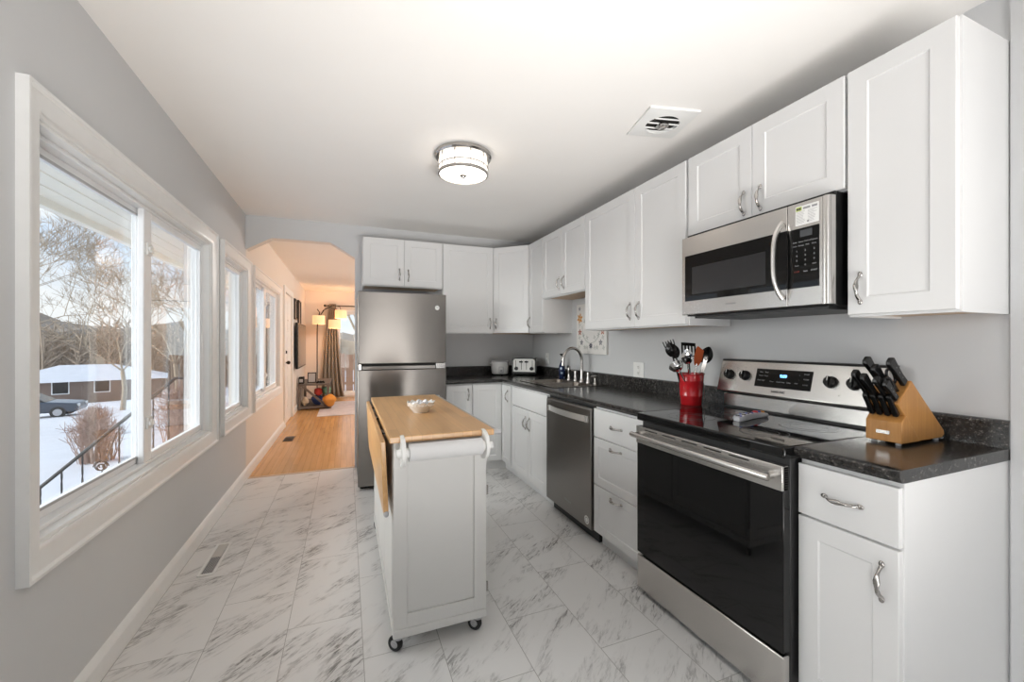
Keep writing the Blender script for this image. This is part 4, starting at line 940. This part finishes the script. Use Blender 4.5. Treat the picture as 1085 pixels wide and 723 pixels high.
# ------------------------------------------------------------------ ceiling light and vents
t = thing('ceiling_light', 'round drum ceiling light with nickel bands, lit', 'ceiling light', (.682, 2.52, CZ))
mb = MB(); mb.lathe([(0, 0), (.165, 0), (.176, -.004), (.178, -.022), (.170, -.032), (.150, -.034), (0, -.034)], (0, 0, -.0005), 48); obj('canopy', mb, nickel, t, ang=40)
lit = mat('opal_glass', (.9, .88, .84), .4, emit=(1, .91, .80), estr=FIXTURE_EMIT)
mb = MB(); mb.lathe([(.146, -.035), (.150, -.05), (.150, -.122), (.146, -.130), (0, -.132)], (0, 0, 0), 48); obj('diffuser', mb, lit, t, ang=40)
mb = MB()
for z0, z1 in ((-.084, -.091), (-.118, -.133)): mb.lathe([(.151, z0), (.156, z0), (.156, z1), (.148, z1-.001)], (0, 0, 0), 48)
obj('band', mb, nickel, t, ang=40)
for k in range(10):
    q = 2*PI*k/10+.35; mb = MB(); mb.cyl((.1535*math.cos(q), .1535*math.sin(q), -.034), (.1535*math.cos(q), 1*.1535*math.sin(q), -.125), .0036, seg=8); obj('upright_rod', mb, nickel, t)
mb = MB(); mb.lathe([(.022, -.1325), (.022, -.137), (.012, -.142), (.009, -.150), (0, -.152)], (0, 0, 0), 20); obj('finial', mb, nickel, t)

t = thing('ceiling_vent', 'square white ceiling exhaust fan grille with round slatted opening', 'vent', (1.575, 1.753, CZ), math.radians(-13))
mb = MB(); s_ = .137; seg = 40; ri = .088
ringo = [mb.v((ri*math.cos(2*PI*i/seg), ri*math.sin(2*PI*i/seg), -.016)) for i in range(seg)]
sq = []
for i in range(seg):
    c, s = math.cos(2*PI*i/seg), math.sin(2*PI*i/seg); k = s_/max(abs(c), abs(s)); sq.append((k*c, k*s))
ro = [mb.v((x, y, -.010)) for x, y in sq]; rt = [mb.v((x, y, 0)) for x, y in sq]; ru = [mb.v((ri*math.cos(2*PI*i/seg), ri*math.sin(2*PI*i/seg), -.002)) for i in range(seg)]
for a, b_ in ((ringo, ro), (ro, rt), (ru, ringo)):
    for i in range(seg): mb.face([a[i], a[(i+1) % seg], b_[(i+1) % seg], b_[i]])
obj('cover_plate', mb, whitep, t, ang=30)
mb = MB(); mb.cyl((0, 0, -.0008), (0, 0, -.0018), .087, seg=32); obj('dark_opening', mb, darkin, t)
mb = MB()
for y in (-.056, -.012, .034, .066):
    h_ = math.sqrt(.088**2-y*y); mb.box(-h_, h_, y-.0045, y+.0045, -.018, -.012)
obj('slat', mb, whitep, t, bev=.002)
mb = MB(); mb.lathe([(.034, -.018), (.034, -.024), (.026, -.027), (.022, -.024), (.018, -.027), (.012, -.024), (0, -.024)], (0, 0, 0), 28); obj('motor_cap', mb, chrome, t, ang=30)

def register(label, loc, lx, ly, m, rz=0):
    t = thing('floor_register', label, 'vent', loc, rz)
    mb = MB(); mb.box(-lx, -lx+.014, -ly, ly, .0005, .006); mb.box(lx-.014, lx, -ly, ly, .0005, .006); mb.box(-lx+.014, lx-.014, -ly, -ly+.02, .0005, .006); mb.box(-lx+.014, lx-.014, ly-.02, ly, .0005, .006); obj('rim', mb, m, t, bev=.002)
    mb = MB(); mb.box(-lx+.014, lx-.014, -ly+.02, ly-.02, .0005, .0015); obj('duct', mb, darkin, t)
    mb = MB(); n = 7
    for k in range(n):
        x = -lx+.014+(2*lx-.028)*(k+.5)/n; mb.box(x-.0018, x+.0018, -ly+.02, ly-.02, .0018, .005)
    obj('louvre', mb, greyp if m is whitep else m, t)
    mb = MB(); mb.box(-lx+.016, lx-.016, ly*.05, ly-.021, .0052, .0062); obj('damper', mb, mat('register_tan', (.60, .58, .55), .5) if m is whitep else m, t)
register('white rectangular floor register in the marble tile by the left wall', (-.708, 2.875, 0), .041, .195, whitep)
register('dark floor register in the oak floor beyond the arch', (-.70, 6.1, 0), .055, .14, bronze)

# ------------------------------------------------------------------ far room
t = thing('floor_lamp', 'dark arc floor lamp with three lit drum shades by the curtain', 'lamp', (-.585, 9.80, 0))
mb = MB(); mb.lathe([(0, .0), (.14, 0), (.14, .018), (.03, .03), (.012, .04), (0, .04)], (0, 0, 0), 28); obj('base', mb, bronze, t)
mb = MB(); mb.tube([(0, 0, .035), (0, 0, 1.55), (.01, 0, 1.75), (.05, 0, 1.92), (.0, 0, 1.99)], .011, 10); obj('pole', mb, bronze, t)
arms = [((.0, 0, 1.99), [(.0, 0, 1.99), (.0, 0, 1.97)], (.03, 0, 1.665)), ((0, 0, 0), [(.03, 0, 1.80), (.12, 0, 1.97), (.25, 0, 2.04), (.34, -.02, 2.0), (.345, -.02, 1.80)], (.345, -.02, 1.58)), ((0, 0, 0), [(.03, .02, 1.80), (.15, .04, 2.0), (.32, .06, 2.09), (.45, .06, 2.06), (.47, .06, 1.99)], (.47, .06, 1.80))]
for _, path, c in arms:
    mb = MB(); mb.tube(path, .007, 8)
    if len(path) > 2: obj('arm', mb, bronze, t)
    else: mb.bm.free()
    mb = MB(); mb.lathe([(.125, 0), (.122, .185), (.1205, .185), (.1235, 0)], c, 32); obj('lamp_shade', mb, shade, t, ang=40)
    pl = bpy.data.lights.new('lamp_bulb', 'POINT'); pl.energy = 2.6; pl.color = (1, .62, .33); pl.shadow_soft_size = .03
    po = bpy.data.objects.new('lamp_bulb', pl); COL.objects.link(po); po.parent = t; po.location = (c[0], c[1], c[2]+.09)

rt_ = thing('curtain_rod', 'dark curtain rod with ball finial across the far patio door', 'curtain rod', (.7, FAR, 2.10))
mb = WM(rt_); mb.cyl((-.44, FAR-.09, 2.11), (1.95, FAR-.09, 2.11), .011, seg=12); mb.ball((-.455, FAR-.09, 2.11), .026); obj('rod', mb, bronze, rt_)
for x in (-.40, 1.9): mb = WM(rt_); mb.box(x-.008, x+.008, FAR-.08, FAR-.0005, 2.10, 2.12); obj('bracket', mb, bronze, rt_)
mb = MB(); nx, nz_ = 72, 12; V = []
for j in range(nz_+1):
    s = j/nz_; z = .03+2.12*s; x0 = -.52+.15*s**1.5; x1 = -.05-.17*s**.8; row = []
    for i in range(nx+1):
        u = i/nx; row.append(mb.v((x0+(x1-x0)*u, FAR-.10+.045*math.sin(u*2*PI*5+.6*math.sin(3*s)), z)))
    V.append(row)
for j in range(nz_):
    for i in range(nx): mb.face([V[j][i], V[j][i+1], V[j+1][i+1], V[j+1][i]])
o = obj('curtain', mb, fabric, ang=180); q = o.modifiers.new('solid', 'SOLIDIFY'); q.thickness = .003
tag(o, 'grey-brown pleated curtain hanging left of the patio door', 'curtain')

t = thing('television', 'black flat television mounted on the wall beyond the entry door', 'television', (L, 9.0, 1.16))
mb = WM(t); mb.box(L+.035, L+.075, 8.10, 9.62, .80, 1.62); tvb = obj('housing', mb, blackp, t, bev=.005)
mb = WM(t); mb.box(L+.0755, L+.077, 8.12, 9.60, .825, 1.60); obj('screen', mb, mat('tv_screen', (.035, .028, .024), .12), tvb)
mb = WM(t); mb.box(L+.0005, L+.0345, 8.7, 9.0, 1.0, 1.4); obj('wall_mount', mb, blacks, t)
for lab, y0, y1, z0, z1 in (('dark framed picture on the left wall nearer the entry door', 8.18, 8.52, 1.68, 2.05), ('dark framed picture on the left wall farther from the door', 8.78, 9.22, 1.62, 2.08)):
    t = thing('picture_frame', lab, 'picture', (L, (y0+y1)/2, z0)); MR = Matrix.Translation((L, 0, 0)) @ Matrix.Rotation(PI/2, 4, 'Z')
    mb = WM(t); mb.M = mb.M @ MR; mb.frame(y0, y1, z0, z1, .028, -.028, -.0005); obj('frame', mb, blackp, t, bev=.002)
    mb = WM(t); mb.M = mb.M @ MR; mb.box(y0+.028, y1-.028, -.012, -.0005, z0+.028, z1-.028); obj('print', mb, mat('muted_print', (.35, .30, .26), .5, noise=(.5, 9)) if 'muted_print' not in MATS else MATS['muted_print'], t)
t = thing('console_table', 'grey wooden console with diagonal brace below the television', 'console', (-.56, 9.2, 0))
mb = WM(t); mb.box(-.84, -.30, 8.60, 9.80, .455, .49); obj('top', mb, greywood, t, bev=.003)
mb = WM(t); mb.box(-.84, -.28, 8.60, 9.80, .02, .065); obj('bottom_shelf', mb, greywood, t, bev=.003)
for x in (-.815, -.325):
    for y in (8.63, 9.77): mb = WM(t); mb.box(x-.022, x+.022, y-.022, y+.022, 0, .4545); obj('post', mb, greywood, t)
mb = WM(t); mb.prism([(-.80, .4545), (-.745, .4545), (-.335, .066), (-.39, .066)], 'y', 8.602, 8.628); obj('brace', mb, greywood, t)
def blob(name, label, cat, c, r, m, sq=1, group=None):
    mb = MB(); bmesh.ops.create_icosphere(mb.bm, subdivisions=3, radius=1)
    ph = random.random()*9
    for v in mb.bm.verts:
        k = 1+.14*math.sin(3*v.co.x+ph)*math.cos(4*v.co.y+ph)+.1*math.sin(5*v.co.z+ph); v.co = Vector((v.co.x*r[0]*k, v.co.y*r[1]*k, v.co.z*r[2]*k))
    o = obj(name, mb, m, loc=c, ang=180); tag(o, label, cat, group); return o
toy = [mat('plush_orange', (.65, .27, .05), .9), mat('plush_red', (.5, .05, .04), .9), mat('plush_green', (.15, .32, .22), .9), mat('plush_blue', (.03, .06, .20), .9), mat('plush_cream', (.75, .66, .52), .9)]
blob('soft_toy', 'orange soft toy spilling from the right of the console shelf', 'toy', (-.30, 8.55, .18), (.12, .07, .11), toy[0])
blob('soft_toy', 'red soft toy on top of the toys in the console', 'toy', (-.50, 8.74, .325), (.075, .075, .07), toy[1])
blob('soft_toy', 'pale green soft toy beside the red toy in the console', 'toy', (-.36, 8.77, .345), (.075, .075, .07), toy[2])
blob('soft_toy', 'dark blue bundle on the bottom shelf of the console', 'toy', (-.53, 8.80, .17), (.105, .10, .10), toy[3])
blob('soft_toy', 'cream soft toy at the left inside the console', 'toy', (-.735, 8.74, .15), (.06, .07, .085), toy[4])
t = thing('media_box', 'small black box at the left end of the console top', 'box', (-.79, 8.75, .4905))
mb = MB(); mb.box(-.045, .045, -.09, .09, .0, .12); mb.box(-.04, .04, -.08, .08, .12, .128); obj('case', mb, blackp, t, bev=.004)
mb = MB(); mb.box(-.03, .03, -.0915, -.0902, .03, .09); obj('front_panel', mb, greyp, t)
t = thing('framed_photo', 'small tilted picture frame standing on the console top', 'picture', (-.62, 8.80, .4905))
MT = Matrix.Rotation(math.radians(-14), 4, 'X'); mb = MB(MT); mb.frame(-.075, .075, .004, .20, .014, -.008, .008); obj('frame', mb, blackp, t)
mb = MB(MT); mb.box(-.061, .061, -.003, .003, .018, .186); obj('print', mb, mat('photo_print', (.5, .48, .47), .3), t)
t = thing('game_controller', 'dark game controller lying on the console top', 'controller', (-.46, 8.72, .4905))
mb = MB(); mb.ball((0, 0, .022), .055, .035, .02); mb.tube([(-.045, 0, .022), (-.065, -.045, .014)], [.02, .014], 10); mb.tube([(.045, 0, .022), (.065, -.045, .014)], [.02, .014], 10); obj('controller_body', mb, blackp, t)
mb = MB(); mb.cyl((-.02, -.01, .036), (-.02, -.01, .05), .009, seg=10); mb.cyl((.02, -.01, .036), (.02, -.01, .05), .009, seg=10); obj('thumbstick', mb, greyp, t)
rugm = mat('rug_grey', (.55, .50, .50), .95, noise=(.35, 7))
mb = MB(); mb.prism([(-.47, 7.75), (1.9, 7.75), (1.9, 9.55), (-.27, 9.55), (-.27, 8.57), (-.47, 8.57)], 'z', .0005, .010); o = obj('rug', mb, rugm, bev=.003); tag(o, 'pale grey mottled rug on the oak floor of the far room', 'rug')

# ------------------------------------------------------------------ outside
def ground_z(x, y): d = math.hypot(x+.9, y); return -.95-.066*max(0, d-4.5)
mb = MB(); N = 40; V = []
for j in range(N+1):
    row = []
    for i in range(N+1):
        u = i/N; s = j/N; a_ = math.radians(-28+210*s); r_ = 1.2+119*u**2
        x = -1.3-r_*math.sin(a_ if a_ > 0 else 0)-.0; y = r_*math.cos(a_) 
        x = min(x, L-.20)
        row.append(mb.v((x, y, ground_z(x, y)+.06*math.sin(x*1.3)*math.cos(y*1.1))))
    V.append(row)
mb.bm.free()
mb = MB(); xs_ = [-1.02, -1.6, -2.3, -3.2, -4.2, -5.5, -7, -9, -12, -16, -21, -28, -38, -52, -75, -110]; ys_ = [-20, -12, -7, -3, 0, 2, 4, 6, 8, 10, 12, 15, 19, 24, 30, 38, 48, 62, 80, 105, 140]
V = [[mb.v((x, y, ground_z(x, max(y, 0))+.07*math.sin(x*1.7+y)*math.cos(y*.9))) for x in xs_] for y in ys_]
for j in range(len(ys_)-1):
    for i in range(len(xs_)-1): mb.face([V[j][i], V[j][i+1], V[j+1][i+1], V[j+1][i]])
struct(obj('ground', mb, snow, ang=180))
mb = MB(); mb.box(-1.3, 12, 10.51, 26, -.6, -.35); struct(obj('ground.001', mb, snow))
# porch: deck, roof soffit, post, steps
mb = MB(); mb.box(-2.12, LW-.005, 6.35, 9.4, -.95, -.10); struct(obj('porch_deck', mb, snow, bev=.01))
for k in range(4): mb = MB(); mb.box(-2.12-.28*(k+1), -2.122-.28*k, 6.70, 8.2, -1.3-.02*k, -.10-.20*(k+1)+.04); struct(obj('porch_step', mb, snow, bev=.02))
mb = MB(); mb.box(-2.06, LW-.005, -3.0, 9.4, 2.33, 2.40); mb.box(-2.12, -2.06, -3.0, 9.4, 2.27, 2.44)
for k in range(1, 7): mb.box(-2.06+k*.15-.004, -2.06+k*.15+.004, -3, 9.4, 2.322, 2.33)
struct(obj('porch_soffit', mb, soffitm))
t = thing('porch_post', 'pale square porch post seen through the right pane of the large window', 'post', (-1.86, 6.60, -.10))
gp = mat('post_pale', (.72, .78, .75), .5)
mb = MB(); mb.box(-.055, .055, -.055, .055, 0, 2.425); obj('shaft', mb, gp, t, bev=.004)
mb = MB(); mb.box(-.075, .075, -.075, .075, .0005, .10); mb.box(-.075, .075, -.075, .075, 2.30, 2.42); obj('collar', mb, gp, t, bev=.004)
# iron railing along the steps
t = thing('iron_railing', 'black wrought iron stair railing with a scroll panel in the snow', 'railing', (-2.9, 6.62, -1.2))
def rz_(x): return .80 if x > -2.07 else .80-(abs(x)-2.07)*.965
YR = 6.62; mb = WM(t); path = [(-1.93, YR, .80), (-2.07, YR, .80), (-3.9, YR, rz_(-3.9))]
mb.tube(path, .02, 8); obj('handrail', mb, iron, t)
mb = WM(t); mb.tube([(-1.93, YR, .02), (-2.07, YR, .02), (-3.9, YR, rz_(-3.9)-.80)], .012, 8); obj('bottom_rail', mb, iron, t)
for k, x in enumerate((-1.98, -2.14, -2.30, -2.46, -2.64, -2.80, -2.99, -3.18, -3.37, -3.56, -3.75)):
    if k == 5: continue
    mb = WM(t); n = 10; mb.tube([(x, YR, rz_(x)-.82+.82*i/n) for i in range(n+1)], .0105, 4, True, 1, [i*.9 for i in range(n+1)]); obj('baluster', mb, iron, t, smooth=False)
mb = WM(t)
for sx in (1, -1):
    for q in (0, 1):
        pts = []
        for i in range(26):
            a_ = i/25*2.2*PI*1.5; r_ = .075*(1-i/30); cz = rz_(-2.82)-.42+(.075 if q else -.075)*1; pts.append((-2.815+sx*(-.0)+r_*math.cos(a_)*sx, YR, cz+r_*math.sin(a_)*(1 if q else -1)))
        mb.tube(pts, .007, 6)
mb.tube([(-2.66, YR, rz_(-2.66)-.08), (-2.81, YR, rz_(-2.82)-.42), (-2.97, YR, rz_(-2.97)-.72)], .007, 6)
obj('scroll_panel', mb, iron, t)

def branch(mb, p, d, ln, r, depth, spread, thin=.68):
    n = 3; pts = [p]; dd = d.copy()
    for i in range(n):
        dd = (dd + Vector((random.uniform(-.16, .16), random.uniform(-.16, .16), random.uniform(-.05, .12)))).normalized(); pts.append(pts[-1]+dd*ln/n)
    r = max(r, .009); mb.tube(pts, [r, r*.9, r*.8, r*.68], 5 if r > .03 else 3, False)
    if depth == 0: return
    k = 2 if depth > 2 else 3
    for i in range(k+(random.random() < .4)):
        q = Vector((random.uniform(-1, 1), random.uniform(-1, 1), random.uniform(-.25, .6))).normalized()
        nd = (dd*(1-spread)+q*spread).normalized(); s = random.choice((2, 3, 3))
        branch(mb, pts[s], nd, ln*random.uniform(.62, .85), r*.62, depth-1, spread, thin)
def tree(label, x, y, h, depth=6, r=.13, group=None):
    z = ground_z(x, y); t = thing('bare_tree', label, 'tree', (x, y, z), 0, group)
    mb = MB(); pts = [(0, 0, -.1), (random.uniform(-.1, .1), .05, h*.14), (random.uniform(-.15, .15), 0, h*.26)]
    mb.tube(pts, [r*1.2, r, r*.85], 8, False); obj('trunk', mb, bark, t)
    mb = MB(); tp = Vector(pts[-1])
    for k in range(4):
        a_ = 2*PI*k/4+random.random(); d = Vector((.55*math.cos(a_), .55*math.sin(a_), random.uniform(.5, 1))).normalized(); branch(mb, tp, d, h*.23, r*.36, depth-1, .46)
    obj('branches', mb, bark, t, smooth=False)
tree('wide bare tree in the snowy yard, left in the big window', -13.0, 21.5, 10.5, 7, .12)
tree('bare tree behind the railing, middle of the big window', -13.0, 33.0, 9.5, 6, .13)
tree('bare tree seen through the right pane of the big window', -9.2, 29.5, 10.5, 7, .13)
tree('bare tree seen through the narrow window by the arch', -5.2, 27.0, 10, 6, .13)

def bush(label, x, y, h, w, n, dk):
    z = ground_z(x, y); mb = MB()
    for i in range(n):
        a_ = random.random()*2*PI; el = random.uniform(.25, 1)**.8*PI/2; k_ = random.uniform(.62, 1.0)
        tip = Vector((w*k_*math.cos(a_)*math.cos(el), w*k_*math.sin(a_)*math.cos(el), h*(.25+.75*k_*math.sin(el))))
        q = w*.35*random.random()**.5; p = Vector((q*math.cos(a_), q*math.sin(a_), -.15)); pts = [p]
        for k in range(1, 5): s_ = k/4; pts.append(p.lerp(tip, s_)+Vector((random.uniform(-.06, .06), random.uniform(-.06, .06), .10*math.sin(PI*s_))))
        mb.tube(pts, [.010, .008, .007, .006, .004], 3, False)
        for k in (2, 3, 3):
            e_ = Vector((random.uniform(-1, 1), random.uniform(-1, 1), random.uniform(.1, .9))); mb.tube([pts[k], pts[k]+e_*h*.10, pts[k]+e_*h*.17], [.006, .005, .004], 3, False)
    o = obj('bush', mb, dk, loc=(x, y, z), smooth=False); tag(o, label, 'bush'); return o
bush('leafless brown bush beside the railing in the snow', -5.5, 12.7, 1.35, .80, 150, twig)
bush('dense leafless shrub seen through the right pane near the porch post', -3.7, 12.4, 2.0, .85, 220, twig)
bush('low leafless shrub behind the first bush toward the road', -8.3, 19.0, 1.2, .8, 110, twig)

# distant woods: nobody could count them
mb = MB()
for i in range(420):
    y = random.uniform(80, 122); x = -y*random.uniform(.12, .62); z = ground_z(x, y); h = random.uniform(7, 12.5)
    mb.tube([(x, y, z), (x+random.uniform(-.3, .3), y, z+h*.5), (x+random.uniform(-.6, .6), y, z+h)], [.22, .15, .05], 4, False)
    for k in range(16):
        s = random.uniform(.25, .95); a_ = random.random()*2*PI; l_ = h*.22*(1.15-s*.6); p = Vector((x, y, z+h*s)); mb.tube([p, p+Vector((l_*math.cos(a_), l_*math.sin(a_), l_*.8))], [.10, .05], 3, False)
o = obj('woods', mb, mat('far_wood', (.36, .285, .215), .95), smooth=False); tag(o, 'hazy brown leafless woods along the horizon', 'woods', kind='stuff')
mb = MB(); hv = []
for i in range(41):
    x = -110+i*3.2; y = 128+6*math.sin(i); hv.append((x, y, -2+5.5+2.2*math.sin(i*.7)+1.2*math.sin(i*1.9)))
for a, b_ in zip(hv, hv[1:]):
    mb.poly([(a[0], a[1], -11), (b_[0], b_[1], -11), b_, a]); mb.poly([a, b_, (b_[0], b_[1]+25, b_[2]+2.5), (a[0], a[1]+25, a[2]+2.5)])
struct(obj('hills', mb, mat('hill_brown', (.33, .27, .21), .95, noise=(.3, .5)), smooth=False))

def house(label, x, y, rz, w, d, h, rh, wallc):
    z = ground_z(x, y)+.25; t = thing('neighbour_house', label, 'house', (x, y, z), rz)
    wm = MATS.get(wallc[0]) or mat(wallc[0], wallc[1], .8)
    mb = MB(); mb.box(-w/2, w/2, -d/2, d/2, -1.5, h); obj('wall', mb, wm, t)
    mb = MB(); e_ = .5; a = [mb.v(p) for p in ((-w/2-e_, -d/2-e_, h), (w/2+e_, -d/2-e_, h), (w/2+e_, d/2+e_, h), (-w/2-e_, d/2+e_, h))]; b_ = [mb.v(p) for p in ((-w/2+d*.45, 0, h+rh), (w/2-d*.45, 0, h+rh))]
    mb.face([a[0], a[1], b_[1], b_[0]]); mb.face([a[2], a[3], b_[0], b_[1]]); mb.face([a[1], a[2], b_[1]]); mb.face([a[3], a[0], b_[0]]); mb.face(a[::-1]); obj('roof', mb, snow, t, smooth=False)['label'] = 'snow covered hip roof'
    for k in range(4):
        xx = -w*.36+k*w*.24; mb = MB(); mb.frame(xx-.55, xx+.55, .9, 2.1, .07, -d/2-.04, -d/2-.002); wf = obj('window', mb, whitep, t); mb = MB(); mb.box(xx-.48, xx+.48, -d/2-.02, -d/2-.003, .97, 2.03); obj('pane', mb, blackg, wf)
    mb = MB(); mb.box(.5, 1.1, .2, .8, h, h+rh+.7); obj('chimney', mb, bark, t)
house('low brown house with snow-covered hip roof across the road', -23.5, 53, math.radians(18), 11, 8, 2.0, 1.35, ('siding_brown', (.20, .14, .11)))
house('farther low house with snowy roof at the left of the view', -45, 72, math.radians(22), 9, 8, 2.0, 1.2, ('siding_grey', (.26, .23, .21)))

# parked car
t = thing('car', 'blue-grey car parked on the snowy road before the brown house', 'car', (-16.6, 31.5, ground_z(-16.6, 31.5)+.02), math.radians(10))
carp = mat('car_blue', (.05, .065, .09), .3, .3, coat=.5)
mb = MB(); body = [(-2.25, .30), (2.2, .30), (2.28, .55), (2.2, .78), (1.35, .88), (.75, .93), (-1.5, .95), (-2.2, .92), (-2.3, .6)]
mb.prism(body, 'y', -.85, .85); obj('body', mb, carp, t, bev=.08, seg=3)
mb = MB(); a = [(-1.75, .94), (.95, .92), (.25, 1.38), (-1.15, 1.40)]; lo_ = [mb.v((x, s*.80, z)) for s in (-1, 1) for x, z in a[:2]]; hi_ = [mb.v((x, s*.62, z)) for s in (-1, 1) for x, z in (a[3], a[2])]
mb.face([lo_[0], lo_[1], hi_[1], hi_[0]]); mb.face([lo_[2], lo_[3], hi_[3], hi_[2]]); mb.face([lo_[0], lo_[2], hi_[2], hi_[0]]); mb.face([lo_[1], lo_[3], hi_[3], hi_[1]]); gh = obj('windows', mb, blackg, t, smooth=False)
mb = MB(); mb.box(-1.14, .24, -.62, .62, 1.385, 1.42); obj('roof', mb, carp, t, bev=.02)
for x in (-1.4, 1.45):
    for s in (-1, 1): mb = MB(); mb.cyl((x, s*.70, .32), (x, s*.87, .32), .32, seg=20); wv_ = obj('wheel', mb, rubber, t); mb = MB(); mb.cyl((x, s*.871, .32), (x, s*.885, .32), .19, seg=16); obj('hubcap', mb, greyp, wv_)
for s in (-1, 1): mb = MB(); mb.box(2.2, 2.27, s*.62-.16, s*.62+.16, .6, .74); obj('headlight', mb, whitep, t)

# garden beyond the patio door: timber fence, snow and trees
t = thing('wooden_fence', 'brown board fence in the snow beyond the patio door', 'fence', (.9, 14.5, -.35))
mb = MB(); 
for k in range(23): mb.box(-1.4+k*.24, -1.4+k*.24+.22, -.012, .012, .0, 1.25+.02*math.sin(k*2.1)); 
obj('board_panel', mb, mat('fence_brown', (.26, .14, .085), .8, noise=(.2, 3)), t)
for z in (.25, 1.0): mb = MB(); mb.box(-1.4, 4.1, .013, .06, z, z+.08); obj('rail', mb, MATS['fence_brown'], t)
for k in range(4):
    x, y = (-.9, .6, 3.2, 5.2)[k], (18.5, 23, 18.5, 24)[k]; z = -.36; t = thing('bare_tree', ['bare tree behind the board fence, left of its middle', 'tall bare tree farthest back behind the board fence', 'bare tree at the right behind the board fence', 'bare tree far to the right behind the board fence'][k], 'tree', (x, y, z))
    mb = MB(); mb.tube([(0, 0, 0), (.05, 0, 1.2), (0, .05, 2.0)], [.14, .12, .10], 8, False); obj('trunk', mb, bark, t)
    mb = MB()
    for q in range(4): a_ = 2*PI*q/4+random.random(); branch(mb, Vector((0, .05, 2.0)), Vector((.5*math.cos(a_), .5*math.sin(a_), .8)).normalized(), 1.7, .07, 4, .5)
    obj('branches', mb, bark, t, smooth=False)
